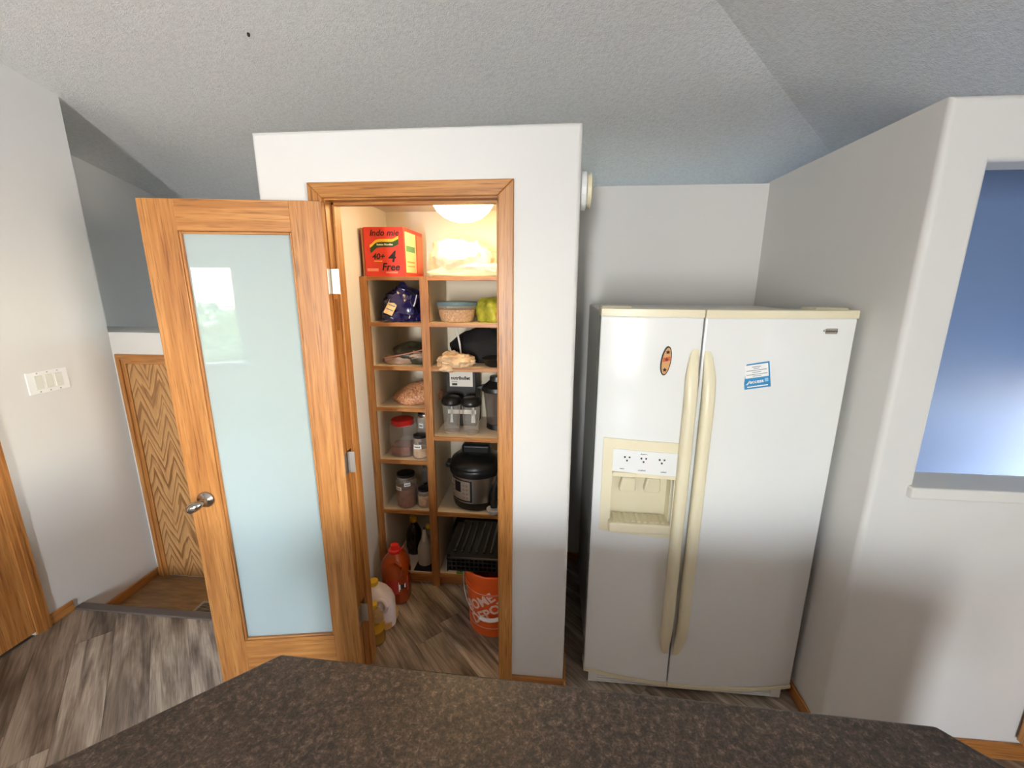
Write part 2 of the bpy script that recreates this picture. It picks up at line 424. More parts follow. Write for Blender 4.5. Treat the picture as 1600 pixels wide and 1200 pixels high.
def window(name, axis, a, w, blind=None, inward=1):
    r = sroot(name, ((w[0]+w[1])/2, a, w[2]) if axis == 1 else (a, (w[0]+w[1])/2, w[2]))
    def b(ua, ub, za, zb, t0, t1, bv=0):
        lo, hi = sorted((a+t0*inward, a+t1*inward))
        return bx(ua, ub, lo, hi, za, zb, bv) if axis == 1 else bx(lo, hi, ua, ub, za, zb, bv)
    for (ua, ub, za, zb) in ((w[0], w[1], w[2], w[2]+.045), (w[0], w[1], w[3]-.045, w[3]), (w[0], w[0]+.045, w[2]+.045, w[3]-.045), (w[1]-.045, w[1], w[2]+.045, w[3]-.045)):
        obj('window_frame', b(ua, ub, za, zb, -.075, .012, .004), WHITEPL, r)
    g = MATS.get('pane') or thin_pane()
    obj('pane', b(w[0]+.04, w[1]-.04, w[2]+.04, w[3]-.04, -.05, -.046), g, r)
    if blind:
        z = w[3]-.05
        while z > blind:
            obj('blind_slat', b(w[0]+.05, w[1]-.05, z-.016, z-.0135, -.035, -.001), WHITEPL, r); z -= .05
        obj('blind_rail', b(w[0]+.05, w[1]-.05, blind-.03, blind-.012, -.035, -.005, .003), WHITEPL, r)
    return r
window('window_1', 1, YB, W1, 1.47)
window('window_2', 0, XR, W2, .98, -1)
window('window_3', 0, XR, W3, None, -1)
window('added_window_4', 1, YFAR, W4, None, -1)  # added unseen opening, lets sky light onto the far ceiling
window('added_window_5', 0, XR, W5, None, -1)  # added unseen opening for the hall light
window('window_6', 1, YB, PAT)
window('added_window_7', 1, YFAR, W7, None, -1)  # added unseen opening, sends sky light to the back of the door glass
# --- floors
struct('floor_landing', bx(-3.23, -1.09, 1.85, 2.30, -.20, -.15), LANDF)
ff = bx(-3.23, XR, 2.70, YFAR, -.2, -.15); bx(-1.74, -1.09, 2.30, 2.70, -.2, -.15, bm=ff)
struct('floor_far', ff, LANDF)
struct('trim_riser', bx(LX, -1.09, 1.815, 1.845, -.15, -.012), OAKTX)
fl = bx(XL, XR, YB, 1.815, -.05, -.005); bx(-1.09, XR, 1.815, 2.70, -.05, -.005, bm=fl)
floor = struct('floor', fl, mottled('floor_bed', (92, 82, 74), (120, 108, 98), 6, .5))
PA = R(-46); e1 = Vector((math.cos(PA), math.sin(PA))); e2 = Vector((-math.sin(PA), math.cos(PA)))
def clip(poly, x0, x1, y0, y1):
    for ax, lim, sg in ((0, x0, 1), (0, x1, -1), (1, y0, 1), (1, y1, -1)):
        out = []
        for i in range(len(poly)):
            p, q = poly[i], poly[(i+1) % len(poly)]; dp, dq = sg*(p[ax]-lim), sg*(q[ax]-lim)
            if dp >= 0: out.append(p)
            if dp*dq < 0: t = dp/(dp-dq); out.append(p+(q-p)*t)
        poly = out
        if len(poly) < 3: return []
    return poly
PW, PL = .150, 1.20
rows = int(6/PW)
for r_ in range(-rows, rows):
    shift = random.random()*PL
    for k in range(-4, 4):
        s0 = k*PL+shift; t0 = r_*PW
        quad = [e1*s+e2*t for s, t in ((s0+.0008, t0+.0006), (s0+PL-.0008, t0+.0006), (s0+PL-.0008, t0+PW-.0006), (s0+.0008, t0+PW-.0006))]
        polys = [p for p in (clip(quad, LX, XR, .25, 1.812), clip(quad, -1.012, PX, 1.812, 2.61)) if p]
        if not polys: continue
        c = sum((q for q in quad), Vector((0, 0)))/4
        n = bmesh.new()
        for p in polys:
            loc = [((q-c).dot(e1), (q-c).dot(e2)) for q in p]
            prism(loc, -.0049, 0, 2, bm=n)
        if sum(f.calc_area() for f in n.faces) < .004: n.free(); continue
        o = obj('plank', n, PLANK, floor, world=False); o.location = (c.x, c.y, 0); o.rotation_euler = (0, 0, PA)
struct('trim_nosing', bx(LX, -1.09, 1.800, 1.850, -.014, .008, .006, 3), NOSING)
# --- baseboards
def baseboard(name, x0, x1, y0, y1, z0, mat, h=.062):
    n = bx(x0, x1, y0, y1, z0, z0+h, .004, 2); o = struct(name, n, mat); return o
baseboard('baseboard_left', LX, LX+.012, 1.68, 1.80, 0, OAKTY)
baseboard('baseboard_landing', LX, LX+.012, 1.845, 2.30, -.15, OAKTY, .058)
baseboard('baseboard_landing_door', LX+.012, -2.604, 2.288, 2.30, -.15, OAKTX, .058)
baseboard('baseboard_pantry', -.149, .08, FY-.012, FY, 0, OAKX)
baseboard('baseboard_pantry_side', .08, .092, FY-.012, 2.53, 0, OAKY)
baseboard('baseboard_alcove', .092, PX-.012, 2.518, 2.53, 0, OAKX)
baseboard('baseboard_alcove_right', PX-.012, PX, PYF-.012, 2.53, 0, OAKY, .058)
baseboard('baseboard_right', PX, XR, PYF-.012, PYF, 0, OAKX, .075)
# --- pantry doorway: jamb and casing
tr = sroot('trim_doorway', (-.52, FY, 0))
JL, JR, JH = -.835, -.205, 2.072
jb = bx(JL-.019, JL, FY, FY+.112, 0, 1.60); bx(JL-.019, JL, FY, FY+.112, 1.72, JH, bm=jb)      # with a real latch mortise cut between
bx(JL-.019, JL, FY, FY+.006, 1.60, 1.72, bm=jb); bx(JL-.019, JL, FY+.028, FY+.112, 1.60, 1.72, bm=jb); bx(JL-.019, JL-.016, FY+.006, FY+.028, 1.60, 1.72, bm=jb)
obj('jamb', jb, OAKZ, tr)
obj('jamb', bx(JR, JR+.018, FY, FY+.112, 0, JH), OAKZ, tr)
obj('jamb_head', bx(JL-.019, JR+.018, FY, FY+.112, JH, JH+.019), OAKX, tr)
obj('door_stop', bx(JL, JL+.011, FY+.042, FY+.075, 0, JH, .002), OAKZ, tr)
obj('door_stop', bx(JR-.011, JR, FY+.042, FY+.075, 0, JH, .002), OAKZ, tr)
obj('door_stop_head', bx(JL, JR, FY+.042, FY+.075, JH-.011, JH, .002), OAKX, tr)
CW = .056; ci = .005
def casing(poly, mat):
    return obj('casing', prism(poly, FY-.016, FY, 1, bev=.004, seg=2, sel=lambda e: all(v.co.y < FY-.01 for v in e.verts)), mat, tr)
zi, zo = JH-ci+.01, JH-ci+.01+CW-.004
xl, xr_ = JL-ci, JR+0.0
casing([(xl-CW+.005, 0), (xl, 0), (xl, zi), (xl-CW+.005, zo)], OAKZ)
casing([(xr_, 0), (xr_+CW, 0), (xr_+CW, zo), (xr_, zi)], OAKZ)
casing([(xl, zi), (xr_, zi), (xr_+CW, zo), (xl-CW+.005, zo)], OAKX)
# casing on the inside of the doorway
for (a, b_) in ((JL-.06, JL-.012), (JR+.012, JR+.06)): obj('inner_casing', bx(a, b_, FY+.11, FY+.122, 0, JH+.05), OAKZ, tr)
# --- pantry door leaf, swung wide open towards the viewer
DA = math.atan2(-.18, -.9836)
door = sroot('door_1', (-.825, 1.535, 0), DA, 'oak pantry door with a tall frosted glass pane, swung open')
# local x runs from hinge edge to free edge; the camera side is local +y
TH = .036; DW, D0, D1 = .609, .012, 2.060
def dbox(x0, x1, z0, z1, y0=-TH, y1=0, bev=.0015): return bx(x0, x1, y0, y1, z0, z1, bev, 1)
obj('stile', dbox(0, .110, D0, D1), OAKZ, door, False)
obj('stile', dbox(.490, DW, D0, D1), OAKZ, door, False)
obj('top_rail', dbox(.110, .490, 1.955, D1), OAKX, door, False)
obj('bottom_rail', dbox(.110, .490, D0, .258), OAKX, door, False)
obj('glass_pane', bx(.104, .496, -.021, -.015, .252, 1.961), FROST, door, False)
for (x0, x1, z0, z1, m) in ((.110, .119, .258, 1.955, OAKZ), (.481, .490, .258, 1.955, OAKZ), (.119, .481, 1.946, 1.955, OAKX), (.119, .481, .258, .267, OAKX)):
    obj('glazing_bead', bx(x0, x1, -.0155, -.003, z0, z1, .003, 2), m, door, False)
    obj('glazing_bead', bx(x0, x1, -.033, -.0205, z0, z1, .003, 2), m, door, False)
for sgn in (1, -1):
    yb = 0 if sgn > 0 else -TH
    hd = obj('handle', bmesh.new(), NICKEL, door, False)
    me = bmesh.new()
    m4 = Matrix.Translation((.548, yb, .938)) @ Matrix.Rotation(R(-90*sgn), 4, 'X')
    q = lathe([(.033, 0), (.033, .004), (.029, .009), (.016, .013), (.013, .03), (.014, .036)], 28)
    bmesh.ops.transform(q, matrix=m4, verts=q.verts); join(me, q)
    lev = [Vector((.548+dx, yb+sgn*dy, .938+dz)) for dx, dy, dz in ((-.012, .034, .004), (-.004, .042, .002), (.008, .047, -.003), (.022, .049, -.010), (.034, .048, -.016), (.042, .045, -.020), (.045, .043, -.022))]
    tube(lev, .01, 14, me, rads=[.006, .014, .018, .0195, .018, .012, .004])
    bmesh.ops.recalc_face_normals(me, faces=me.faces); me.to_mesh(hd.data); me.free()
    for p in hd.data.polygons: p.use_smooth = True
for i, hz in enumerate((1.786, 1.062, .335)):
    hg = bx(-.0015, .0005, -TH+.003, -.003, hz-.045, hz+.045)
    tube([(-.004, -TH-.004, hz-.045), (-.004, -TH-.004, hz+.045)], .0055, 10, hg)
    bx(-.03, -.004, -TH-.006, -TH-.003, hz-.045, hz+.045, bm=hg)
    for dz in (-.03, 0, .03): lathe([(.003, 0), (.003, .0008)], 8, c=(0, 0, 0), bm=hg) if False else None
    obj('hinge', hg, STEEL if i else plain('painted_hinge', (206, 202, 192), .35, .6), door, False)
# hinge leaves let into the jamb
for hz in (1.786, 1.062, .335):
    obj('hinge_leaf', bx(JL, JL+.0015, FY-.002, FY+.032, hz-.045, hz+.045), NICKEL, tr)
obj('strike_plate', bx(JR-.0012, JR, FY+.004, FY+.03, .91, .97), NICKEL, tr)
# --- landing door under the ledge and its trim
t2 = sroot('trim_landing_door', (-2.25, 2.30, -.15))
TX0, TX1, TZ = -2.604, -1.80, 1.363
prof = ((0, .016), (.018, .019), (.03, .010), (.057, .008))
for k in range(3):
    a, da = prof[k]; b_, db = prof[k+1]
    obj('casing', prism([(TX0+a, -.15), (TX0+b_, -.15), (TX0+b_, TZ-b_), (TX0+a, TZ-a)], 2.30-da, 2.30, 1), OAKT, t2)
    obj('casing', prism([(TX1-b_, -.15), (TX1-a, -.15), (TX1-a, TZ-a), (TX1-b_, TZ-b_)], 2.30-da, 2.30, 1), OAKT, t2)
    obj('casing', prism([(TX0+a, TZ-a), (TX1-a, TZ-a), (TX1-b_, TZ-b_), (TX0+b_, TZ-b_)], 2.30-da, 2.30, 1), OAKTX, t2)
d2 = sroot('door_2', (-2.2, 2.30, -.15), 0, 'flat oak veneer door with zigzag grain above the landing')
obj('door_slab', bx(TX0+.058, TX1-.058, 2.294, 2.302, -.142, TZ-.058, .002), CATH, d2)
kn = lathe([(.028, 0), (.028, .005), (.011, .01), (.011, .035), (.026, .045), (.028, .058), (.016, .068)], 20)
bmesh.ops.transform(kn, matrix=Matrix.Translation((TX1-.13, 2.294, .80)) @ Matrix.Rotation(R(90), 4, 'X'), verts=kn.verts)
obj('door_knob', kn, NICKEL, d2, smooth=True)
# --- door in the left wall at the picture's edge
t3 = sroot('trim_left_door', (LX, 1.2, 0))
for k in range(3):
    a, da = ((0, .018), (.02, .021), (.034, .012), (.06, .009))[k]; b_, db = ((0, .018), (.02, .021), (.034, .012), (.06, .009))[k+1]
    obj('casing', prism([(1.682-a, 0), (1.682-b_, 0), (1.682-b_, 2.10-b_), (1.682-a, 2.10-a)], LX, LX+da, 0), OAKZ, t3)
    obj('casing', prism([(.74+a, 0), (.74+b_, 0), (.74+b_, 2.10-b_), (.74+a, 2.10-a)], LX, LX+da, 0), OAKZ, t3)
    obj('casing', prism([(.74+a, 2.10-a), (1.682-a, 2.10-a), (1.682-b_, 2.10-b_), (.74+b_, 2.10-b_)], LX, LX+da, 0), OAKY, t3)
d3 = sroot('door_3', (LX, 1.2, 0), 0, 'oak door in the left wall cut off by the picture edge')
obj('door_slab', bx(LX-.035, LX+.004, .80, 1.622, .018, 2.042), OAKZ, d3)
# ================================================================== THINGS: fridge
fr = thing('refrigerator', 'white side-by-side refrigerator with cream handles and an ice dispenser', 'refrigerator', (.627, 1.72, 0))
FX0, FX1, GAP, FXC = .177, 1.077, .538, .627
def fy(x): return 1.603+.047*((x-FXC)/.45)**2
obj('cabinet_body', bx(FX0+.012, FX1-.012, 1.735, 2.40, .03, 1.672, .006), FBODY, fr)
def curved(x0, x1, z0, z1, back, name, mat, hole=None, edge=.007, parent=fr, rise=0):
    N = 14; xs = [x0+(x1-x0)*i/N for i in range(N+1)]; zs = [z0, z1]
    if hole:
        xs = sorted(set(xs+[hole[0], hole[1]])); zs = [z0, hole[2], hole[3], z1]
        xs = [x for i, x in enumerate(xs) if x in (hole[0], hole[1], x0, x1) or min(abs(x-hole[0]), abs(x-hole[1])) > .012]
    n = bmesh.new()
    xe = [x0]+[x0+edge]+[x for x in xs[1:-1] if x0+edge*1.5 < x < x1-edge*1.5]+[x1-edge]+[x1]
    ze = [zs[0], zs[0]+edge]+zs[1:-1]+[zs[-1]-edge, zs[-1]] if z1-z0 > 4*edge else [z0, z1]
    V = {}
    for i, x in enumerate(xe):
        for j, z in enumerate(ze):
            d = (edge*.8 if i in (0, len(xe)-1) else 0)+(edge*.6 if len(ze) > 2 and j in (0, len(ze)-1) else 0)
            V[i, j] = n.verts.new((x, fy(x)+d-rise, z))
    I, J = len(xe)-1, len(ze)-1
    inh = lambda i, j: hole and hole[0]-1e-6 <= xe[i] and xe[i+1] <= hole[1]+1e-6 and hole[2]-1e-6 <= ze[j] and ze[j+1] <= hole[3]+1e-6
    for i in range(I):
        for j in range(J):
            if not inh(i, j): n.faces.new((V[i, j], V[i+1, j], V[i+1, j+1], V[i, j+1]))
    per = [(i, 0) for i in range(I)]+[(I, j) for j in range(J)]+[(i, J) for i in range(I, 0, -1)]+[(0, j) for j in range(J, 0, -1)]
    B = {k: n.verts.new((V[k].co.x, back, V[k].co.z)) for k in per}
    for a, b_ in zip(per, per[1:]+per[:1]): n.faces.new((V[a], V[b_], B[b_], B[a]))
    n.faces.new([B[k] for k in per])
    if hole:
        hi = [i for i in range(I+1) if hole[0]-1e-6 <= xe[i] <= hole[1]+1e-6]; hj = [j for j in range(J+1) if hole[2]-1e-6 <= ze[j] <= hole[3]+1e-6]
        p2 = [(i, hj[0]) for i in hi[:-1]]+[(hi[-1], j) for j in hj[:-1]]+[(i, hj[-1]) for i in hi[:0:-1]]+[(hi[0], j) for j in hj[:0:-1]]
        D = {k: n.verts.new((V[k].co.x, 1.70, V[k].co.z)) for k in p2}
        for a, b_ in zip(p2, p2[1:]+p2[:1]): n.faces.new((V[a], V[b_], D[b_], D[a]))
        n.faces.new([D[k] for k in p2])
    return obj(name, n, mat, parent, smooth=True)
fdoor = curved(FX0, GAP-.003, .062, 1.664, 1.725, 'freezer_door', FRIDGE, (.249, .484, .83, 1.035))
rdoor = curved(GAP+.003, FX1, .062, 1.664, 1.725, 'fresh_food_door', FRIDGE)
for a, b_, p in ((FX0, GAP-.003, fdoor), (GAP+.003, FX1, rdoor)):
    curved(a-.001, b_+.001, 1.664, 1.692, 1.725, 'top_trim', CREAM, None, .002, p, .003)
    curved(a-.001, b_+.001, .046, .062, 1.725, 'bottom_trim', CREAM, None, .001, p, .002)
obj('hinge_cover', bx(FX0+.004, FX0+.12, 1.70, 1.80, 1.672, 1.698, .005), CREAM, fr)
obj('hinge_cover', bx(FX1-.12, FX1-.004, 1.70, 1.80, 1.672, 1.698, .005), CREAM, fr)
obj('gasket', bx(FX0+.012, FX1-.012, 1.722, 1.737, .06, 1.66), plain('gasket_grey', (150, 146, 138), .7), fr)
# base grille with slots
gl = bx(FX0+.02, FX1-.045, 1.665, 1.70, .006, .05); bx(FX0+.02, FX0+.06, 1.636, 1.665, .006, .05, bm=gl); bx(FX1-.085, FX1-.045, 1.636, 1.665, .006, .05, bm=gl)
grille = obj('base_grille', gl, FRIDGE, fr)
for k in range(4): obj('grille_bar', bx(FX0+.06, FX1-.085, 1.636, 1.665, .006+.0122*k, .0132+.0122*k, .001, 1), FRIDGE, grille)
obj('leveling_foot', lathe([(.02, 0), (.02, .02), (.01, .03)], 12, c=(FX0+.06, 1.78, 0)), BLACK, fr)
obj('leveling_foot', lathe([(.02, 0), (.02, .02), (.01, .03)], 12, c=(FX1-.06, 1.78, 0)), BLACK, fr)
obj('leveling_foot', lathe([(.02, 0), (.02, .02), (.01, .03)], 12, c=(FX0+.06, 2.35, 0)), BLACK, fr)
obj('leveling_foot', lathe([(.02, 0), (.02, .02), (.01, .03)], 12, c=(FX1-.06, 2.35, 0)), BLACK, fr)
# long bowed handles either side of the gap
def fhandle(xo, xi, z0, z1, parent):
    n = bmesh.new(); N = 36; rings = []
    for i in range(N+1):
        t = i/N; z = z0+(z1-z0)*t; s = math.sin(math.pi*t)
        endr = min(1, (min(t, 1-t)*N/3.0))**.5 if 0 < t < 1 else .08
        depth = .010+.042*min(1, s*2.2)**.8; w = (xi-xo)*(.35+.65*endr)
        cx = xi-w/2 if xi > xo else xi-w/2
        yb = fy((xo+xi)/2)
        ring = []
        for k in range(12):
            a = 2*math.pi*k/12; ca_, sa_ = math.cos(a), math.sin(a)
            ring.append(n.verts.new((cx+.5*w*math.copysign(abs(ca_)**.7, ca_), yb+.004-depth*endr*(.5+.5*sa_)**.8, z)))
        rings.append(ring)
    for a, b_ in zip(rings, rings[1:]):
        for i in range(12): n.faces.new((a[i], a[(i+1) % 12], b_[(i+1) % 12], b_[i]))
    n.faces.new(rings[0][::-1]); n.faces.new(rings[-1])
    return obj('door_handle', n, CREAM, parent, smooth=True)
fhandle(.484, .530, .205, 1.565, fdoor); fhandle(.592, .546, .205, 1.555, rdoor)
# dispenser in the freezer door
def ring_frame(x0, x1, z0, z1, hx0, hx1, hz0, hz1, name, mat, parent, rise=.006):
    n = bmesh.new()
    for (a, b_, c, d) in ((x0, hx0, z0, z1), (hx1, x1, z0, z1), (hx0, hx1, z0, hz0), (hx0, hx1, hz1, z1)):
        N = 4 if b_-a > .1 else 1
        for i in range(N):
            xa, xb = a+(b_-a)*i/N, a+(b_-a)*(i+1)/N
            q = bmesh.new(); vs = [q.verts.new(p) for p in ((xa, fy(xa)-rise, c), (xb, fy(xb)-rise, c), (xb, fy(xb)-rise, d), (xa, fy(xa)-rise, d), (xa, fy(xa)+.004, c), (xb, fy(xb)+.004, c), (xb, fy(xb)+.004, d), (xa, fy(xa)+.004, d))]
            for f in ((0, 1, 2, 3), (4, 7, 6, 5), (0, 4, 5, 1), (1, 5, 6, 2), (2, 6, 7, 3), (3, 7, 4, 0)): q.faces.new([vs[k] for k in f])
            join(n, q)
    bmesh.ops.remove_doubles(n, verts=n.verts, dist=1e-5)
    return obj(name, n, mat, parent)
dsp = ring_frame(.209, .496, .778, 1.187, .249, .484, .83, 1.035, 'dispenser_frame', CREAM, fdoor)
obj('dispenser_lining', bx(.2495, .4835, 1.694, 1.699, .831, 1.034), CREAM, fdoor)
for sx in (.2493, .4817): obj('dispenser_side', bx(sx, sx+.002, 1.635, 1.699, .831, 1.034), CREAM, fdoor)
def strip(x0, x1, z0, z1, rise, name, mat, parent, N=8):
    n = bmesh.new(); V = []
    for i in range(N+1):
        x = x0+(x1-x0)*i/N; V.append([n.verts.new(p) for p in ((x, fy(x)-rise, z0), (x, fy(x)-rise, z1), (x, fy(x)+.003, z1), (x, fy(x)+.003, z0))])
    for A, B in zip(V, V[1:]):
        for k in range(4): n.faces.new((A[k], B[k], B[(k+1) % 4], A[(k+1) % 4]))
    n.faces.new(V[0]); n.faces.new(V[-1]); return obj(name, n, mat, parent)
panel = strip(.247, .487, 1.052, 1.146, .009, 'control_panel', WHITEPL, fdoor)
obj('dispenser_lip', bx(.247, .486, fy(.3)-.012, fy(.3)+.01, 1.030, 1.050, .005), CREAM, fdoor)
for px_ in (.300, .362, .430):
    for dx, dz in ((-.008, .012), (.010, .012), (.001, -.002)):
        obj('indicator', bx(px_+dx-.003, px_+dx+.003, fy(px_)-.0115, fy(px_)-.008, 1.104+dz-.003, 1.104+dz+.003), INK, panel)
for px_, s in ((.285, 'water'), (.365, 'crushed ice'), (.440, 'cubed')):
    lettering(s, .009, INK, panel, Vector((px_, fy(px_)-.0098, 1.066))-wloc(panel))
lettering('dispenser', .008, INK, panel, Vector((.365, fy(.365)-.0098, 1.134))-wloc(panel))
for x0, x1 in ((.284, .352), (.384, .452)):
    n = prism([(x0+.008, 1.018), (x1-.008, 1.018), (x1, .955), (x1-.006, .944), (x0+.006, .944), (x0, .955)], 1.644, 1.668, 1, bev=.006, seg=3)
    bmesh.ops.rotate(n, verts=n.verts, cent=(0, 1.656, 1.018), matrix=Matrix.Rotation(R(14), 3, 'X'))
    obj('dispenser_paddle', n, CREAMD, fdoor, smooth=True)
    obj('paddle_arm', bx((x0+x1)/2-.008, (x0+x1)/2+.008, 1.655, 1.667, 1.01, 1.034), CREAMD, fdoor)
tray = obj('drip_tray', bx(.243, .486, fy(.3)-.03, 1.69, .795, .836, .006), CREAM, fdoor)
for k in range(9):
    obj('tray_slat', bx(.262+k*.024, .275+k*.024, 1.615, 1.685, .836, .840, .001, 1), CREAMD, tray)
# badge
bd = obj('badge', bx(.953, 1.003, fy(.98)-.003, fy(.98)+.006, 1.610, 1.629, .001, 1), plain('badge_grey', (150, 140, 130), .4), rdoor)
lettering('Kenmore', .013, INK, bd, Vector((.978, fy(.978)-.0035, 1.6205)))
bd.children[0].location = -wloc(bd)
# oval magnet and blue card magnet
mg = thing('oval_magnet', 'small oval painted wooden magnet on the freezer door', 'magnet', (.415, fy(.415), 1.505), 0)
def oval(cx, cz, w, h, y0, y1, tilt=0, seg=20):
    return prism([(cx+w*math.cos(a)*math.cos(tilt)-h*math.sin(a)*math.sin(tilt), cz+w*math.cos(a)*math.sin(tilt)+h*math.sin(a)*math.cos(tilt)) for a in [2*math.pi*i/seg for i in range(seg)]], y0, y1, 1)
ti = R(-6)
obj('rim', oval(0, 0, .018, .055, -.008, 0, ti), plain('magnet_rim', (46, 36, 28), .5), mg, False)
obj('face', oval(0, 0, .0145, .050, -.0095, -.004, ti), plain('magnet_face', (206, 152, 98), .5), mg, False)
obj('band', prism([(-.014, -.004), (.014, .002), (.014, .018), (-.012, .012)], -.0101, -.008, 1), plain('magnet_band', (196, 96, 52), .5), mg, False)
for zz, c, nm in ((.033, (38, 26, 20), 'mdark'), (.006, (128, 30, 22), 'mred'), (-.033, (38, 26, 20), 'mdark')):
    pts = [(math.sin(zz*.1)+(.008 if i % 2 else .0045)*math.cos(2*math.pi*i/10+R(90+36)) , zz+(.008 if i % 2 else .0045)*math.sin(2*math.pi*i/10+R(90+36))) for i in range(10)]
    obj('leaf_motif', prism(pts, -.0108, -.0095, 1), MATS.get(nm) or plain(nm, c, .5), mg, False)
cx, cz = .739, 1.458
cdm = thing('service_card', 'square blue and white service card stuck on the right fridge door', 'card', (cx, fy(cx)-.0005, cz))
BLUE = plain('card_blue', (52, 134, 184), .4)
def cbox(x0, x1, z0, z1, y0, y1, mat, name):
    n = bx(x0, x1, y0, y1, z0, z1); bmesh.ops.rotate(n, verts=n.verts, cent=(0, 0, 0), matrix=Matrix.Rotation(R(-10), 3, 'Y'))
    return obj(name, n, mat, cdm, False)
cbox(-.0455, .0455, -.047, .047, -.0012, .003, BLUE, 'card_backing')
cbox(-.040, .040, -.006, .042, -.0017, -.001, WHITE, 'card_text_field')
for z, w in ((.034, .03), (.028, .02), (.021, .07), (.014, .03), (.006, .072), (.0, .03)): cbox(-w/2, w/2, z-.0011, z+.0011, -.0021, -.0015, plain('print_grey', (120, 130, 140), .6) if 'print_grey' not in MATS else MATS['print_grey'], 'print_line')
def card_text(s, size, x, z, b=0):
    n = mesh_text(s, size, bold=b); n.transform(Matrix.Rotation(R(90), 4, 'X'))
    bmesh.ops.translate(n, verts=n.verts, vec=(x, -.0018, z)); bmesh.ops.rotate(n, verts=n.verts, cent=(0, 0, 0), matrix=Matrix.Rotation(R(-10), 3, 'Y'))
    obj('lettering', n, WHITE, cdm, False)
card_text('access', .019, -.002, -.021, .0004)
cbox(-.036, .036, -.041, -.037, -.0018, -.001, WHITE, 'print_line')
cbox(.026, .038, -.026, -.013, -.0018, -.001, plain('card_pale', (150, 196, 222), .5), 'emblem')
n = prism([(-.040, -.030), (-.030, -.020), (-.026, -.014), (-.027, -.022), (-.034, -.031)], -.0018, -.001, 1); bmesh.ops.rotate(n, verts=n.verts, cent=(0, 0, 0), matrix=Matrix.Rotation(R(-10), 3, 'Y')); obj('swoosh', n, WHITE, cdm, False)
# ================================================================== island
poly = [(-.634, .802), (.792, .772), (1.06, .49), (1.06, .02), (-.98, .02), (-.98, .46)]
ct = tag(obj('island_countertop', prism(poly, .872, .912, 2, bev=.010, seg=4), COUNTER, None, smooth=True), 'dark brown mottled island countertop with clipped corners', 'countertop')
isl = thing('island_cabinet', 'oak island cabinet below the dark countertop', 'cabinet', (0, .4, 0))
obj('body', prism([(-.55, .66), (.70, .64), (.9, .44), (.9, .1), (-.85, .1), (-.85, .36)], .09, .8722), OAKZ, isl)
obj('toe_kick', prism([(-.5, .60), (.66, .58), (.84, .40), (.84, .15), (-.80, .15), (-.80, .32)], 0, .092), OAKX, isl)
# base cabinet standing on the right
bc = thing('base_cabinet', 'oak base cabinet against the cream partial wall', 'cabinet', (2.1, 1.2, 0))
obj('body', bx(1.785, 2.45, .93, PYF-.013, .105, .88, .002), OAKZ, bc)
obj('toe_kick', bx(1.84, 2.45, 1.0, PYF-.013, 0, .106), OAKX, bc)
obj('cabinet_door', bx(1.83, 2.40, .912, .932, .13, .70, .004), OAKZ, bc)
obj('drawer_front', bx(1.83, 2.40, .912, .932, .72, .86, .004), OAKX, bc)
tag(obj('cabinet_worktop', bx(1.765, 2.47, .90, PYF-.001, .8798, .915, .006), COUNTER), 'short dark worktop on the oak base cabinet', 'countertop')
# ================================================================== small fittings
sw = thing('light_switch_plate', 'white three-gang light switch plate on the left wall', 'light switch', (LX, 1.944, 1.277))
obj('plate', bx(0, .006, -.094, .094, -.057, .057, .003), WHITEPL, sw, False)
for k in (-1, 0, 1):
    rk = obj('rocker', bx(.004, .010, k*.046-.017, k*.046+.017, -.034, .034, .002), OFFPL, sw, False)
    for dz in (-.048, .048): obj('screw', bx(.005, .0072, k*.046-.003, k*.046+.003, dz-.003, dz+.003), plain('screw_grey', (150, 150, 148), .5) if 'screw_grey' not in MATS else MATS['screw_grey'], sw, False)
    obj('rocker_gap', bx(.003, .0065, k*.046-.0195, k*.046+.0195, -.0365, .0365), plain('gap_grey', (212, 212, 202), .4) if 'gap_grey' not in MATS else MATS['gap_grey'], sw, False)
sd = thing('smoke_detector', 'round white detector mounted high on the pantry side wall', 'smoke detector', (.08, 1.70, 2.11))
m4 = Matrix.Rotation(R(90), 4, 'Y')
for nm, pr, m in (('base', [(.062, 0), (.066, .004), (.066, .022), (.060, .026)], WHITEPL), ('vent_gap', [(.056, .025), (.056, .034)], CREAMD), ('cover', [(.060, .033), (.060, .040), (.046, .046), (.01, .048)], CREAM)):
    q = lathe(pr, 32); q.transform(m4); obj(nm, q, m, sd, False, True)
vt = thing('floor_register', 'dark metal floor register set in the brown landing floor', 'floor vent', (-2.0, 2.04, -.15))
obj('frame', bx(-.125, .125, -.055, .055, 0, .005, .002), plain('register_frame', (170, 164, 152), .4, .5), vt, False)
for k in range(9): obj('louver', bx(-.105, .105, -.04+k*.009, -.036+k*.009, .004, .006), DARK, vt, False)
hkp = onZ(388, 52, 2.9)
t_ = (3.285-H)/(ray(388, 52).z+.24*ray(388, 52).y); hp = CAM+ray(388, 52)*t_
tag(obj('ceiling_hook', lathe([(.004, -.012), (.006, -.008), (.006, 0), (.003, .004)], 10, c=hp), DARK), 'tiny dark hook screwed into the textured ceiling', 'hook')
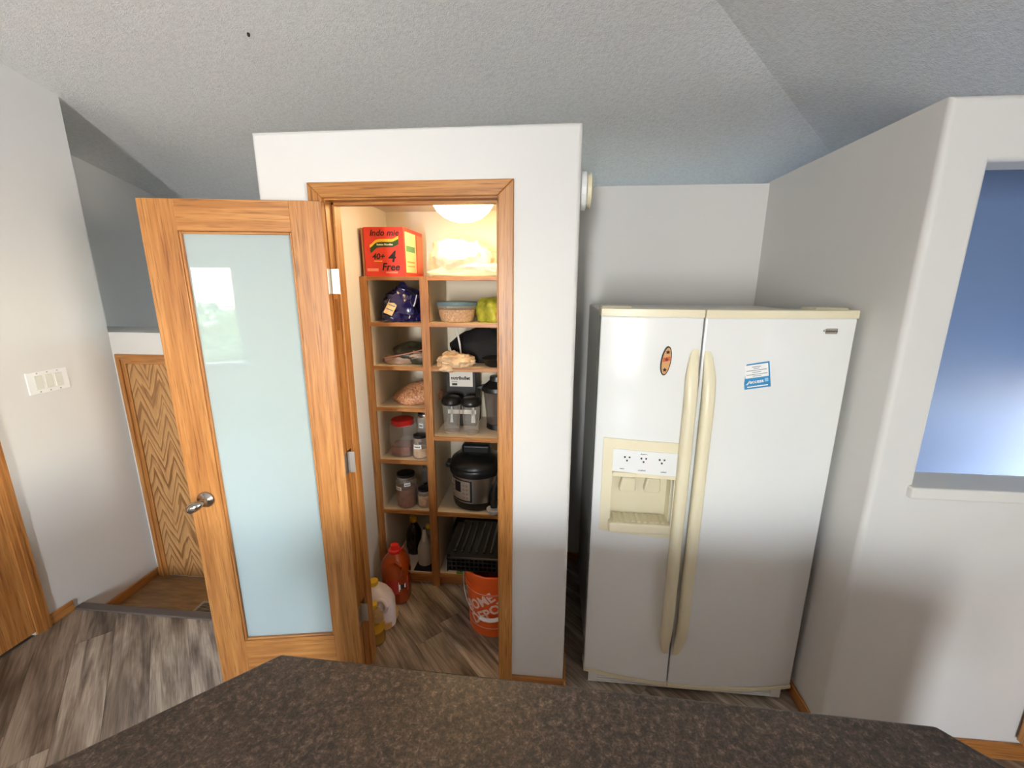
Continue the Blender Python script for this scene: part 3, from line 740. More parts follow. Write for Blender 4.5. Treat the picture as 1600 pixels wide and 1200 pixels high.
# ================================================================== pantry shelving
SY, SB = 2.19, 2.60
su = thing('pantry_shelving', 'oak-edged cubby shelving unit filling the back of the pantry', 'shelving', (-.52, 2.4, 0))
SX0, SX1 = -1.006, -.05
ZL = [1.580, 1.345, 1.113, .803, .491, .078]; ZR = [1.580, 1.345, .952, .489, .082]
obj('stile', bx(SX0, -.968, SY, SY+.019, .0, 1.815, .001, 1), OAKZ, su)
obj('stile', bx(-.690, -.645, SY, SY+.019, .0, 1.815, .001, 1), OAKZ, su)
obj('stile', bx(-.09, SX1, SY, SY+.019, .0, 1.815, .001, 1), OAKZ, su)
obj('side_panel', bx(SX0, SX0+.016, SY+.019, SB, 0, 1.797), MELA, su)
obj('side_panel', bx(-.969, -.967, SY+.019, SB, 0, 1.797), MELA, su)
obj('divider', bx(-.684, -.652, SY+.019, SB, 0, 1.797), MELA, su)
obj('side_panel', bx(SX1-.016, SX1, SY+.019, SB, 0, 1.797), MELA, su)
obj('back_panel', bx(SX0, SX1, SB-.006, SB, 0, 1.797), MELA, su)
tb = obj('top_board', bx(SX0, SX1, SY+.012, SB+.01, 1.797, 1.815), MELA, su)
obj('edging', bx(-.968, -.690, SY+.001, SY+.0125, 1.795, 1.8148, .001, 1), OAKX, tb); obj('edging', bx(-.645, -.09, SY+.001, SY+.0125, 1.795, 1.8148, .001, 1), OAKX, tb)
for zs, xa, xb in ((ZL, -.967, -.684), (ZR, -.652, SX1-.016)):
    for z in zs:
        s = obj('shelf', bx(xa, xb, SY+.016, SB-.006, z-.019, z), MELA, su)
        obj('edging', bx(max(xa, -.968), min(xb, -.09) if xb > -.2 else -.69, SY+.003, SY+.0165, z-.021, z, .001, 1), OAKX, s)
obj('toe_board', bx(SX0, SX1, SY+.03, SY+.045, 0, .058), OAKX, su)
# pantry lamp
pl = thing('pantry_ceiling_lamp', 'glowing white dome lamp on the pantry ceiling', 'lamp', (-.44, 2.12, 2.19))
obj('lamp_base', lathe([(.155, -.018), (.16, -.01), (.16, 0)], 32), WHITEPL, pl, False, True)
obj('lamp_dome', lathe([(.012, -.128), (.05, -.122), (.09, -.106), (.122, -.08), (.142, -.05), (.15, -.018)], 32), plain('lamp_glow', (255, 216, 152), .4, emit=15), pl, False, True)
# ================================================================== pantry contents
# ---- noodle box
nb = thing('noodle_box', 'red instant noodle carton on top of the shelving', 'box', (-.872, 2.21, 1.815))
RED = plain('carton_red', (222, 62, 46), .5); YEL = plain('carton_yellow', (240, 196, 60), .5); GRN = plain('carton_green', (44, 74, 28), .5)
obj('carton', bx(-.105, .105, 0, .32, 0, .242, .002, 1), RED, nb, False)
obj('open_flap', bx(-.118, -.108, .002, .01, .0, .240), plain('carton_inside', (176, 124, 84), .7), nb, False)
obj('side_print', bx(.1045, .106, .02, .19, .02, .222), plain('carton_cream', (238, 214, 168), .5), nb, False)
obj('side_print_frame', bx(.1055, .1066, .03, .17, .125, .155), plain('carton_teal', (88, 150, 110), .5), nb, False)
obj('side_print_line', bx(.1055, .1066, .04, .16, .07, .078), plain('carton_tan', (200, 150, 100), .5), nb, False)
obj('side_print_line', bx(.1055, .1066, .04, .16, .05, .056), MATS['carton_tan'], nb, False)
obj('side_print_panel', bx(.1045, .106, .21, .31, .02, .222), plain('carton_pink', (222, 120, 84), .5), nb, False)
def ribbon(z0, h, x0, x1, mat, y):
    N = 14; lo, hi = [], []
    for i in range(N+1):
        t = i/N; x = x0+(x1-x0)*t; z = z0+.016*math.tanh((t-.12)*9)+.014*max(0, t-.8)*5
        lo.append((x, z)); hi.append((x, z+h))
    obj('ribbon', prism(lo+hi[::-1], y-.0008, y, 1), mat, nb, False)
ribbon(.128, .030, -.072, .078, GRN, -.0003); ribbon(.154, .014, -.074, .078, YEL, -.0005)
lettering('Indo mie', .043, INK, nb, (.004, -.0012, .213), shear=.25, bold=.0006)
lettering('Instant Noodles', .013, WHITE, nb, (.006, -.0016, .157), bold=.0003)
lettering('40+', .042, INK, nb, (-.032, -.0012, .098), shear=.2, bold=.0008)
obj('underline', bx(-.055, -.012, -.0012, 0, .074, .078), YEL, nb, False)
lettering('4', .078, INK, nb, (.038, -.0012, .096), shear=.2, bold=.0015)
lettering('Free', .052, INK, nb, (.030, -.0012, .046), shear=.2, bold=.001)
obj('print_panel', bx(-.095, -.035, -.001, 0, .026, .040), plain('carton_pale', (240, 150, 120), .5), nb, False)
obj('print_panel', bx(.004, .066, -.001, 0, .016, .024), MATS['carton_pale'], nb, False)
# ---- white tied bag
BAG = plain('white_bag', (240, 230, 206), .35, bumps=(28, .5, .01))
wb = thing('white_bag', 'white plastic carrier bag slumped on top of the shelving', 'bag', (-.50, 2.36, 1.815))
obj('sack', blob((0, 0, 0), (.165, .14, .118), 3, .14, 4, 3.2, fold=.22), BAG, wb, False, True)
obj('knot', blob((-.02, -.06, .10), (.085, .06, .045), 8, .25, 3, 4, flat=False, fold=.5), BAG, wb, False, True)
obj('gathered_skirt', blob((.06, -.10, 0), (.18, .05, .04), 5, .2, 3, 3, fold=.4), BAG, wb, False, True)
for i in range(3): obj('print_mark', tube([(-.06+.04*i, -.112+.004*i, .118), (-.045+.04*i, -.108, .124), (-.03+.04*i, -.10, .122)], .0018, 5), plain('purple_print', (70, 48, 96), .5) if 'purple_print' not in MATS else MATS['purple_print'], wb, False)
# ---- blue bread bag
NAVY = plain('navy_bag', (30, 26, 82), .22, coat=.6, bumps=(34, .5, .01))
bb = thing('blue_snack_bag', 'crinkled dark blue plastic bag with a cream label', 'bag', (-.815, 2.32, 1.580))
obj('sack', blob((0, 0, 0), (.112, .10, .115), 11, .2, 4, 3.0, fold=.35), NAVY, bb, False, True)
obj('sack_end', blob((-.045, -.075, 0), (.055, .05, .045), 12, .2, 3, 3.5, fold=.3), NAVY, bb, False, True)
q = bx(-.024, .024, -.002, .002, -.052, .052, .001, 1); q.transform(Matrix.Translation((-.03, -.118, .088)) @ Matrix.Rotation(R(22), 4, 'Y') @ Matrix.Rotation(R(-24), 4, 'X'))
lb = obj('label', q, plain('cream_label', (230, 206, 160), .5), bb, False)
for k in (-1, 0, 1):
    q = bx(-.018, .018, -.004, -.0018, -.004+k*.024, .001+k*.024); q.transform(Matrix.Translation((-.03, -.118, .088)) @ Matrix.Rotation(R(22), 4, 'Y') @ Matrix.Rotation(R(-24), 4, 'X'))
    obj('print_line', q, MATS['print_grey'], bb, False)
obj('twist_tie', tube([(.05, -.09, .02), (.07, -.10, .06), (.085, -.09, .10), (.09, -.07, .14)], .003, 6), WHITE, bb, False)
# ---- tub with blue lid
tb_ = thing('grain_tub', 'clear round tub of grain with a blue lid', 'food container', (-.522, 2.30, 1.580))
obj('grain', lathe([(.086, .003), (.096, .04), (.100, .066)], 28, sy=.8), mottled('oats', (150, 104, 66), (214, 172, 126), 120, .7, 3, .5), tb_, False, True)
obj('tub', lathe([(.084, 0), (.09, .003), (.105, .086), (.107, .09)], 28, sy=.8), clearglass('tub_plastic', (236, 222, 200), .2, .22), tb_, False, True)
obj('lid', lathe([(.110, .086), (.113, .09), (.113, .102), (.104, .107), (.09, .105)], 28, sy=.8), plain('lid_blue', (92, 122, 138), .4), tb_, False, True)
# ---- green bag
gb = thing('green_produce_bag', 'yellow-green bag beside the grain tub', 'bag', (-.335, 2.33, 1.580))
obj('sack', blob((0, 0, 0), (.085, .09, .088), 21, .12, 4, 3, fold=.12), mottled('green_bag', (120, 128, 30), (190, 190, 70), 14, .35, 4, .3), gb, False, True)
obj('tan_end', blob((.07, -.01, .006), (.06, .085, .08), 22, .1, 3, 3, fold=.1), mottled('tan_bag', (170, 110, 60), (206, 150, 96), 14, .4), gb, False, True)
# ---- dark zip bag
zb = thing('zip_bag', 'clear zip bag holding dark contents in the left cubby', 'bag', (-.80, 2.34, 1.345))
obj('contents', blob((.02, 0, 0), (.115, .09, .074), 31, .12, 4, 2.5), mottled('dark_greens', (28, 30, 22), (66, 62, 46), 30, .4, 4, .4), zb, False, True)
obj('film', blob((-.055, -.05, 0), (.075, .05, .034), 32, .2, 3, 3, fold=.35), clearglass('film', (226, 196, 176), .2, .55), zb, False, True)
obj('zip_seal', tube([(-.13, -.10, .035), (-.06, -.112, .05), (.02, -.11, .066), (.10, -.09, .086)], .0035, 6), plain('zip_red', (176, 120, 104), .4), zb, False)
obj('film_fold', blob((.05, -.07, .05), (.05, .03, .022), 35, .2, 3, 3, flat=False, fold=.3), MATS['film'], zb, False, True)
# ---- bag of nuts (pinkish)
pb = thing('legume_bag', 'clear bag of pinkish legumes slumped in a left cubby', 'bag', (-.79, 2.36, 1.113))
n = blob((.01, 0, 0), (.135, .12, .078), 41, .1, 4, 2.4)
for v in n.verts: v.co.z *= .62+2.2*max(0, v.co.x+.12)
obj('sack', n, mottled('legumes', (150, 92, 62), (216, 164, 122), 90, .5, 3, .6), pb, False, True)
# ---- black tote with white cord, beige bag, dark bowl
bt = thing('black_tote', 'bulky black cloth tote with a white cord', 'bag', (-.39, 2.445, 1.345))
obj('body', blob((0, 0, 0), (.185, .105, .116), 51, .10, 4, 2.2, fold=.1), BLACKM, bt, False, True)
obj('cord', tube([(-.145, -.11, .20), (-.135, -.125, .16), (-.125, -.13, .11), (-.12, -.13, .06), (-.125, -.135, .03)], .0055, 8), WHITE, bt, False, True)
eb = thing('beige_sack', 'crumpled beige plastic bag at the front of a shelf', 'bag', (-.525, 2.238, 1.345))
obj('sack', blob((0, 0, 0), (.085, .05, .046), 61, .2, 4, 3, fold=.4), mottled('beige_film', (196, 160, 120), (232, 206, 172), 16, .35, 4, .4), eb, False, True)
obj('torn_edge', blob((-.035, -.035, -.006), (.04, .018, .018), 62, .3, 3, 4, flat=False, fold=.4), MATS['beige_film'], eb, False, True)
dbw = thing('black_bowl', 'small black bowl beside the beige bag', 'bowl', (-.315, 2.27, 1.345))
obj('bowl', lathe([(.035, 0), (.05, .008), (.062, .03), (.066, .042), (.060, .042), (.05, .02)], 24), BLACK, dbw, False, True)
obj('bowl_rim', lathe([(.067, .040), (.068, .044), (.064, .045)], 24), BLACK, dbw, False, True)
# ---- blender box, cups, jug
xb_ = thing('blender_box', 'black blender carton with a white printed front panel', 'box', (-.53, 2.40, .952))
obj('carton', bx(-.085, .085, 0, .15, 0, .352, .002, 1), plain('carton_black', (26, 22, 20), .5), xb_, False)
obj('print_panel', bx(-.068, .068, -.0015, .001, .242, .348), plain('panel_white', (226, 220, 208), .5), xb_, False)
lettering('nutribullet', .027, INK, xb_, (-.004, -.0022, .292), bold=.001)
lettering('blender', .012, MATS['print_grey'], xb_, (-.038, -.0022, .272))
obj('print_block', bx(-.054, -.024, -.0024, -.001, .248, .261), INK, xb_, False)
obj('print_band', bx(-.085, .085, -.0015, .001, .075, .10), plain('panel_dim', (226, 220, 208), .5), xb_, False)
for x0, x1 in ((-.072, -.054), (.054, .080)): obj('print_leg', prism([(x0, .02), (x1, .02), (x1-.01, .18), (x0+.012, .18)], -.0015, .001, 1), MATS['panel_dim'], xb_, False)
CUPG = clearglass('cup_plastic', (226, 220, 212), .06, .16)
def cup(x, y, lab):
    t = thing('blender_cup', lab, 'cup', (x, y, .952), 0, 'blender cups')
    obj('cup', lathe([(.036, 0), (.040, .004), (.042, .06), (.049, .155), (.050, .17)], 24), CUPG, t, False, True)
    obj('base_ring', lathe([(.037, .0005), (.041, .002), (.041, .008), (.037, .009)], 24), clearglass('cup_rim', (196, 170, 146), .1, .7) if 'cup_rim' not in MATS else MATS['cup_rim'], t, False, True)
    obj('cup_lid', lathe([(.052, .164), (.056, .17), (.056, .186), (.046, .205), (.030, .212), (.008, .214)], 24), BLACK, t, False, True)
    for s in (-1, 1): obj('cup_rib', tube([(s*.040, -.012, .006), (s*.0425, -.012, .06), (s*.0495, -.012, .16)], .0016, 5), MATS['cup_rim'], t, False)
cup(-.566, 2.30, 'clear blender cup with black lid next to the divider'); cup(-.451, 2.285, 'clear blender cup with black lid next to the smoky jug')
bj = thing('blender_jug', 'smoky clear blender jug with black lid and handle', 'blender jug', (-.318, 2.40, .952))
obj('jug', lathe([(.055, 0), (.06, .006), (.066, .08), (.078, .20), (.08, .225)], 24), clearglass('smoke_plastic', (96, 84, 78), .1, .62), bj, False, True)
obj('jug_base', lathe([(.062, 0), (.066, .004), (.064, .03), (.056, .036)], 24), BLACK, bj, False, True)
obj('jug_lid', lathe([(.082, .222), (.09, .228), (.088, .25), (.06, .272), (.045, .285), (.042, .31), (.01, .314)], 24), BLACK, bj, False, True)
obj('jug_spout', prism([(-.118, .245), (-.06, .225), (-.06, .262)], -.02, .02, 1), BLACK, bj, False)
obj('jug_handle', tube([(.07, -.03, .22), (.10, -.06, .20), (.105, -.065, .10), (.08, -.05, .04), (.06, -.03, .03)], .011, 10), BLACK, bj, False, True)
# ---- jars
def jar(name, label, x, y, z, r, h, cont, fill, lidm='steel', sq=0, bits=(), glass=None, lidh=.028, group='storage jars in the left cubbies'):
    t = thing(name, label, 'jar', (x, y, z), 0, group)
    if fill > 0: obj('contents', lathe([(r*.80, .004), (r*.92, .010), (r*.92, h*fill)], 24, sq=sq), cont, t, False, True)
    obj('glass_body', lathe([(r*.88, 0), (r, .008), (r, h*.80), (r*.86, h*.88), (r*.80, h-lidh)], 24, sq=sq), glass or MATS['jar_glass'], t, False, True)
    if lidm == 'steel':
        obj('steel_band', lathe([(r*.84, h-lidh), (r*.86, h-lidh+.003), (r*.86, h-.010), (r*.84, h-.008)], 24), STEEL, t, False, True)
        obj('lid', lathe([(r*.84, h-.010), (r*.88, h-.006), (r*.86, h+.006), (r*.4, h+.010)], 24), BLACK, t, False, True)
    else:
        obj('lid', lathe([(r*.90, h-lidh), (r*.94, h-lidh+.004), (r*.94, h-.003), (r*.88, h), (r*.3, h+.001)], 28), lidm, t, False, True)
    for (az, zz, w, hh, s) in bits:
        n = bmesh.new(); N = 6
        for i in range(N):
            a0 = R(az)-w/2/r+w/r*i/N; a1 = R(az)-w/2/r+w/r*(i+1)/N; k = r+.0012
            n.faces.new([n.verts.new((k*math.cos(a), k*math.sin(a), q)) for a, q in ((a0, zz), (a1, zz), (a1, zz+hh), (a0, zz+hh))])
        lb = obj('label', n, WHITE, t, False)
        for q in range(2):
            n = bmesh.new(); k = r+.0022
            for i in range(N):
                a0 = R(az)-w*.36/r+w*.72/r*i/N; a1 = a0+w*.5/r/N
                n.faces.new([n.verts.new((k*math.cos(a), k*math.sin(a), zq)) for a, zq in ((a0, zz+hh*.34), (a1, zz+hh*.34), (a1, zz+hh*(.58+.1*(i % 2))), (a0, zz+hh*.62))])
            if q == 0: obj('handwriting', n, INK, lb, False)
            else: n.free()
    return t
clearglass('jar_glass', (212, 204, 196), .05, .22)
PWD = mottled('chilli_powder', (104, 46, 22), (140, 68, 34), 40, .8, 3, .2); FLR = mottled('pale_flour', (196, 160, 116), (226, 194, 150), 30, .8, 3, .2); COF = mottled('dark_grounds', (30, 22, 18), (52, 38, 30), 60, .8, 3, .2)
jar('square_jar', 'large square jar with red lid and some spice inside', -.862, 2.305, .803, .068, .215, PWD, .28, plain('lid_red', (196, 30, 26), .35), sq=5, lidh=.035)
jar('spice_jar', 'short labelled jar of pale powder beside the red-lidded jar', -.748, 2.262, .803, .044, .130, FLR, .45, bits=((-95, .062, .046, .026, ''),))
jar('spice_jar', 'jar in shadow behind the short labelled jar', -.762, 2.42, .803, .05, .225, COF, .12, bits=((-105, .135, .03, .03, ''),))
jar('powder_jar', 'tall jar of brown powder with a white label strip', -.845, 2.265, .491, .060, .200, PWD, .58, bits=((-122, .118, .05, .022, ''), (-65, .145, .036, .022, '')))
jar('coffee_jar', 'tall jar of dark grounds in the lower left cubby', -.752, 2.42, .491, .046, .215, COF, .75)
jar('flour_jar', 'short jar of cream powder in front of the dark-filled jar', -.738, 2.268, .491, .042, .110, FLR, .66)
# ---- pressure cooker
pc = thing('pressure_cooker', 'black and steel electric pressure cooker with a control panel', 'pressure cooker', (-.438, 2.365, .489))
obj('base', lathe([(.125, 0), (.14, .008), (.147, .04), (.147, .055)], 40), BLACK, pc, False, True)
obj('steel_body', lathe([(.146, .05), (.147, .052), (.147, .205), (.146, .207)], 40), STEEL, pc, False, True)
obj('top_collar', lathe([(.148, .204), (.160, .212), (.164, .24), (.158, .252)], 40), BLACK, pc, False, True)
lidp = obj('lid', lathe([(.155, .248), (.158, .26), (.148, .285), (.12, .305), (.07, .318), (.05, .322)], 40), BLACK, pc, False, True)
obj('lid_handle', bx(-.085, .085, -.035, .035, .31, .372, .018, 3), BLACK, lidp, False, True)
for s in (-1, 1): obj('side_handle', bx(s*.155-.03, s*.155+.03, -.04, .04, .225, .255, .01), BLACK, pc, False)
def cyl_patch(r, a0, a1, z0, z1, N=12, t=.002):
    n = bmesh.new(); V = []
    for i in range(N+1):
        a = R(a0+(a1-a0)*i/N); V.append([n.verts.new((k*math.cos(a), k*math.sin(a), z)) for k, z in ((r, z0), (r+t, z0), (r+t, z1), (r, z1))])
    for A, B in zip(V, V[1:]):
        for k in range(4): n.faces.new((A[k], B[k], B[(k+1) % 4], A[(k+1) % 4]))
    n.faces.new(V[0]); n.faces.new(V[-1]); return n
pan = obj('control_panel', cyl_patch(.1465, -152, -92, .062, .192, 14, .004), BLACK, pc, False)
pf = obj('panel_face', cyl_patch(.1468, -150, -96, .072, .188, 14, .0045), plain('panel_silver', (176, 164, 148), .35, .6), pan, False)
obj('display', cyl_patch(.1468, -137, -119, .118, .180, 8, .0055), plain('display_black', (28, 24, 34), .2), pan, False)
for row in range(4):
    for a in (-146, -111, -103): obj('button', cyl_patch(.1468, a-2.6, a+2.6, .082+row*.025, .094+row*.025, 2, .006), plain('button_tan', (150, 132, 116), .5) if 'button_tan' not in MATS else MATS['button_tan'], pan, False)
ldl = thing('ladle', 'white ladle with a black handle at the shelf edge', 'ladle', (-.318, 2.212, .489))
obj('bowl', lathe([(.008, 0), (.026, .006), (.038, .022), (.041, .036), (.037, .036), (.022, .014)], 22), plain('ladle_white', (226, 228, 232), .25), ldl, False, True)
obj('handle', tube([(.0, .02, .03), (-.004, .03, .07), (.004, .035, .13), (.02, .04, .19), (.03, .042, .24)], .016, 10, rads=[.02, .022, .02, .014, .012]), BLACK, ldl, False, True)
# ---- bottom shelf bottles
by = thing('soy_bottle', 'dark sauce bottle with a yellow cap on the bottom shelf', 'bottle', (-.865, 2.41, .078))
obj('bottle', lathe([(.045, 0), (.05, .01), (.05, .125), (.045, .155), (.028, .19), (.018, .205), (.016, .222)], 24), plain('dark_glass', (22, 18, 14), .12, coat=.5), by, False, True)
obj('cap', lathe([(.021, .215), (.023, .22), (.023, .248), (.018, .252), (.006, .253)], 20), plain('cap_yellow', (216, 178, 52), .35), by, False, True)
obj('label', cyl_patch(.0505, -150, -60, .04, .10, 10, .001), plain('label_dark', (40, 30, 26), .5), by, False)
wbz = thing('squeeze_bottle', 'grey-white squeeze bottle with a long nozzle', 'bottle', (-.762, 2.30, .078))
obj('bottle', lathe([(.040, 0), (.044, .006), (.045, .10), (.040, .125), (.022, .165), (.013, .205), (.011, .222)], 22), plain('haze_plastic', (186, 176, 160), .4), wbz, False, True)
obj('nozzle', tube([(-.002, -.018, .11), (0, -.012, .16), (.002, -.006, .215), (.002, -.004, .235)], .012, 10, rads=[.014, .013, .010, .007]), plain('nozzle_white', (222, 214, 200), .4), wbz, False, True)
obj('nozzle_tip', lathe([(.006, .232), (.007, .236), (.005, .246)], 12, c=(.002, -.004, 0)), INK, wbz, False)
obj('trigger_cap', lathe([(.014, .228), (.017, .232), (.016, .25), (.006, .254)], 14, c=(.022, .02, 0)), MATS['cap_yellow'], wbz, False)
st = tag(obj('shelf_mat', bx(-.812, -.70, 2.215, 2.50, .0782, .081), BLACKM), 'thin dark mat under the squeeze bottle', 'mat')
# ---- black basket and ribbed tray resting on the bucket rim
cr = thing('black_basket', 'black slotted plastic basket resting on the rim of the orange bucket', 'basket', (-.30, 2.018, .3745))
for s, (x0, x1, y0, y1) in enumerate(((-.205, .205, -.168, -.163), (-.205, .205, .163, .168), (-.205, -.200, -.168, .168), (.200, .205, -.168, .168))):
    sd_ = bmesh.new()
    for z in (0, .024, .048, .066): bx(x0, x1, y0, y1, z, z+.008, bm=sd_)
    L = (x1-x0) if s < 2 else (y1-y0); N = int(L/.022)
    for k in range(N+1):
        if s < 2: xx = x0+(L-.006)*k/N; bx(xx, xx+.006, y0, y1, -.006 if k % 3 == 0 and s == 0 else 0, .072, bm=sd_)
        else: yy = y0+(L-.006)*k/N; bx(x0, x1, yy, yy+.006, 0, .072, bm=sd_)
    obj('slotted_side', sd_, BLACK, cr, False)
obj('basket_floor', bx(-.204, .204, -.167, .167, 0, .004), BLACK, cr, False)
GLOSSK = plain('black_gloss', (22, 22, 22), .16, coat=.6)
tr_ = thing('ribbed_tray', 'black ribbed plastic tray lying on the black basket', 'tray', (-.30, 2.018, .4468))
n = prism([(-.212, -.176), (.212, -.176), (.212, .165), (-.212, .165)], 0, .014, 2)
bmesh.ops.bevel(n, geom=[e for e in n.edges if abs(e.verts[0].co.z-e.verts[1].co.z) > .01], offset=.03, segments=5, affect='EDGES')
obj('tray_shell', n, BLACK, tr_, False, True)
for k in range(10):
    x = -.167+k*.037
    obj('rib', bx(x-.007, x+.007, -.142, .138, .0135, .027, .005, 2), GLOSSK, tr_, False, True)
obj('tray_lip', bx(-.185, .185, -.179, -.172, .001, .012, .002), BLACK, tr_, False)
wp = tag(obj('white_packet', bx(-.615, -.555, 2.24, 2.28, .0825, .150, .006), WHITE), 'white packet standing on the bottom shelf beside the divider', 'packet')
gp = tag(obj('green_packet', bx(-.638, -.30, 2.21, 2.30, .0822, .094, .002), plain('olive_card', (120, 140, 60), .6)), 'flat olive green packet lying on the bottom shelf', 'packet') if False else tag(obj('green_packet', bx(-.545, -.25, 2.205, 2.33, .0822, .096, .002), plain('olive_card', (120, 140, 60), .6)), 'flat olive green packet lying on the bottom shelf', 'packet')
bxk = tag(obj('dark_bin', bx(-.60, -.12, 2.36, 2.57, .0825, .30, .01), BLACKM), 'dark bin standing at the back of the bottom shelf', 'bin')
# ---- orange bucket
ORG = plain('bucket_orange', (226, 88, 26), .4); 
bk = thing('orange_bucket', 'orange plastic bucket with slanted white lettering and wire handle', 'bucket', (-.285, 1.975, 0))
BR = lambda z: .130+.020*z/.37
obj('pail', lathe([(.120, .002), (.130, 0), (.1302, .004), (BR(.25), .25), (BR(.25)+.006, .253), (BR(.26)+.006, .262), (BR(.27), .265), (BR(.285), .285), (BR(.285)+.007, .288), (BR(.30)+.007, .297), (BR(.3), .30), (BR(.33), .33), (BR(.33)+.009, .333), (BR(.35)+.010, .362), (BR(.36)+.006, .368), (BR(.36)-.002, .366), (BR(.3)-.003, .30), (.127, .010)], 48), ORG, bk, False, True)
def on_bucket(n, az, z, tilt):
    for v in n.verts:
        u, w, d = v.co.x, v.co.y, v.co.z
        c_, s_ = math.cos(tilt), math.sin(tilt); U, Wz = u*c_-w*s_, u*s_+w*c_
        zz = z+Wz; rr = BR(zz)+.0012+d; a = az+U/BR(zz); v.co = (rr*math.cos(a), rr*math.sin(a), zz)
    return n
LET = plain('bucket_print', (232, 196, 178), .5)
AZ = R(-112)
for s, size, dz, du in (('THE', .024, .058, -.075), ('HOME', .074, .036, .010), ('DEPOT', .074, -.034, .030)):
    n = mesh_text(s, size, bold=.0022)
    bmesh.ops.triangulate(n, faces=n.faces)
    bmesh.ops.subdivide_edges(n, edges=[e for e in n.edges if e.calc_length() > .012], cuts=1)
    tl = R(36)
    for v in n.verts: v.co.x += du; v.co.y += dz
    obj('lettering', on_bucket(n, AZ, .155, tl), LET, bk, False)
for z in (.262, .052):
    n = bmesh.new(); N = 30
    for i in range(N):
        a0, a1 = R(-180+180*i/N), R(-180+180*(i+1)/N); k = BR(z)+(.0072 if z > .1 else .0012)
        n.faces.new([n.verts.new((k*math.cos(a), k*math.sin(a), q)) for a, q in ((a0, z-.0015), (a1, z-.0015), (a1, z+.0015), (a0, z+.0015))])
    obj('print_ring', n, LET, bk, False)
hp_ = []
for i in range(21):
    a = math.pi*i/20; hp_.append((-.160*math.cos(a), -.165*math.sin(a), .315-.185*math.sin(a)**.8))
bh = obj('bail_handle', tube(hp_, .0024, 8), plain('wire', (206, 196, 184), .3, .7), bk, False, True)
obj('grip', tube(hp_[8:13], .010, 12), WHITE, bh, False, True)
for s in (-1, 1): obj('handle_ear', bx(s*.155-.010, s*.155+.010, -.016, .016, .296, .334, .004), ORG, bk, False)
# ---- jugs on the floor
rj = thing('red_cap_jug', 'tall jug of orange-red oil with a red cap', 'jug', (-.868, 2.085, 0))
OIL = plain('red_oil', (150, 58, 14), .12, coat=.6)
obj('jug_body', lathe([(.066, 0), (.074, .008), (.076, .10), (.070, .115), (.076, .135), (.078, .20), (.072, .245), (.052, .28), (.026, .298), (.022, .305)], 28, sq=3.2), OIL, rj, False, True)
obj('cap', lathe([(.034, .296), (.036, .30), (.034, .312), (.024, .316), (.022, .34), (.010, .345)], 24), plain('cap_red', (214, 40, 34), .35), rj, False, True)
obj('cap_loop', tube([(.028, -.01, .312), (.05, -.01, .332), (.064, -.012, .345), (.062, -.012, .322), (.036, -.012, .306)], .0025, 6), MATS['cap_red'], rj, False, True)
obj('jug_handle', tube([(.02, -.06, .27), (.055, -.062, .245), (.062, -.062, .21), (.05, -.065, .18)], .009, 8), OIL, rj, False, True)
obj('label', cyl_patch(.0805, -120, -18, .075, .165, 14, .0015), plain('label_red', (166, 48, 36), .45), rj, False)
obj('label_swirl', cyl_patch(.0812, -62, -34, .09, .155, 6, .0018), WHITE, rj, False)
obj('label_center', cyl_patch(.082, -55, -40, .102, .142, 4, .002), INK, rj, False)
wj = thing('white_jug', 'translucent white jug with a moulded handle and yellow cap', 'jug', (-.885, 1.895, 0))
JW = plain('milky_plastic', (226, 212, 206), .4)
n = lathe([(.066, 0), (.074, .008), (.076, .11), (.072, .145), (.056, .185), (.032, .215), (.022, .225)], 28, sq=4); n.transform(Matrix.Rotation(R(20), 4, 'Z'))
for v in n.verts:
    if v.co.z > .1: v.co.x -= (v.co.z-.1)*.28
obj('jug_body', n, JW, wj, False, True)
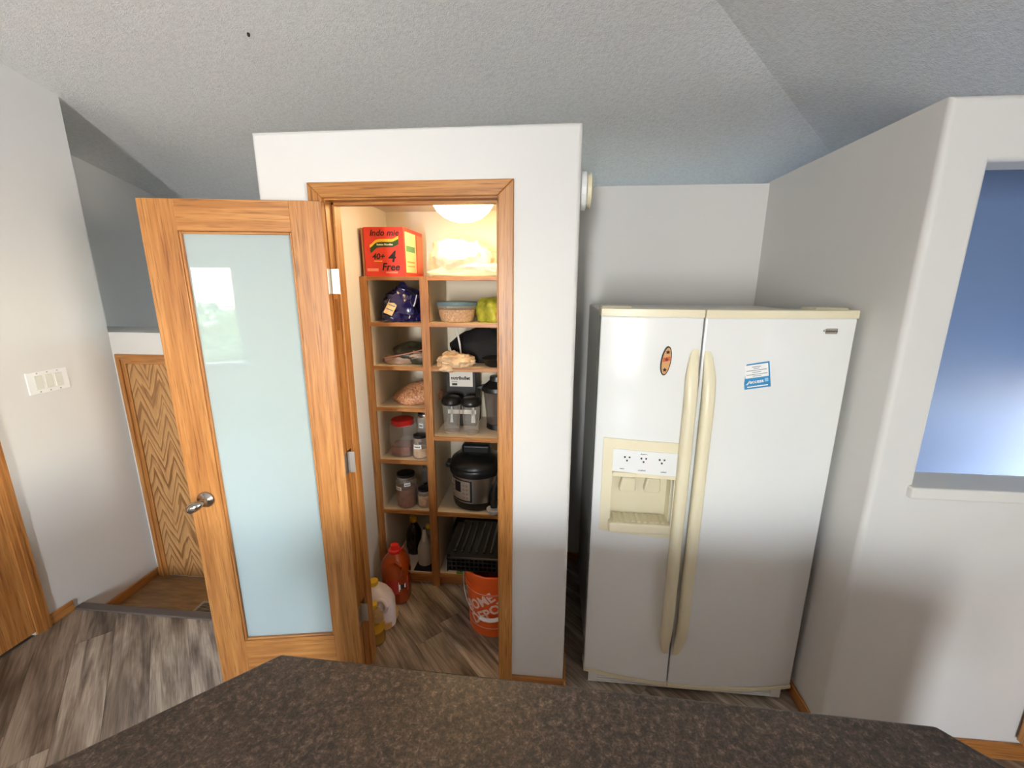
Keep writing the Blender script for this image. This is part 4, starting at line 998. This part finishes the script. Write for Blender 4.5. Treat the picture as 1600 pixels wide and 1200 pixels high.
obj('contents', lathe([(.068, .001), (.0765, .009), (.0775, .042)], 28, sq=4), plain('amber', (196, 150, 84), .3), wj, False, True)
tor = [(.062+.026*math.cos(a), -.050+.0*math.sin(a), .150+.036*math.sin(a)) for a in [2*math.pi*i/18 for i in range(19)]]
obj('jug_handle', tube([(p[0]-.03, p[1]-.016, p[2]) for p in tor], .012, 10), JW, wj, False, True)
obj('cap', lathe([(.024, .222), (.026, .226), (.025, .246), (.008, .25)], 20, c=(-.035, 0, 0)), MATS['cap_yellow'], wj, False, True)
ob = thing('oil_bottle', 'clear bottle of golden oil just inside the doorway', 'bottle', (-.868, 1.765, 0))
obj('oil', lathe([(.036, .003), (.046, .008), (.046, .060)], 24), plain('golden_oil', (150, 96, 24), .2), ob, False, True)
obj('bottle', lathe([(.040, 0), (.050, .006), (.050, .04), (.045, .055), (.049, .07), (.049, .13), (.040, .165), (.018, .19), (.016, .20)], 24), clearglass('oil_plastic', (206, 160, 70), .08, .5), ob, False, True)
obj('label', cyl_patch(.0505, -70, 30, .078, .125, 10, .001), plain('label_yellow', (214, 164, 40), .45), ob, False)
obj('cap', lathe([(.019, .195), (.021, .198), (.021, .218), (.008, .221)], 18), MATS['cap_yellow'], ob, False, True)
# ================================================================== garden seen in reflections
from mathutils import noise as _nz
for i, (x, y, s) in enumerate(((-4.7, -8.4, .8), (-8.0, -8.6, .75), (-1.4, -8.4, .85))):
    b_ = thing('garden_bush', ('leafy green bush outside the blind-covered rear window', 'smallest leafy bush at the far edge of the patio', 'broadest leafy bush outside the patio window')[i], 'bush', (x, y, 0), 0, 'bushes outside the window')
    obj('foliage', blob((0, 0, 0), (s, s*.8, s*.9), 70+i, .2, 4, 5, fold=.5), mottled('leaves', (40, 62, 34), (112, 138, 80), 9, .6, 5, .6) if 'leaves' not in MATS else MATS['leaves'], b_, False)
    obj('stem', tube([(0, 0, -.02), (0, 0, .5)], .05, 8), OAKZ, b_, False)
lawn = struct('ground_garden', bx(-14, 8, -16, YB-.3, -.2, -.02), mottled('patio_stone', (128, 124, 118), (160, 156, 150), 5, .8))
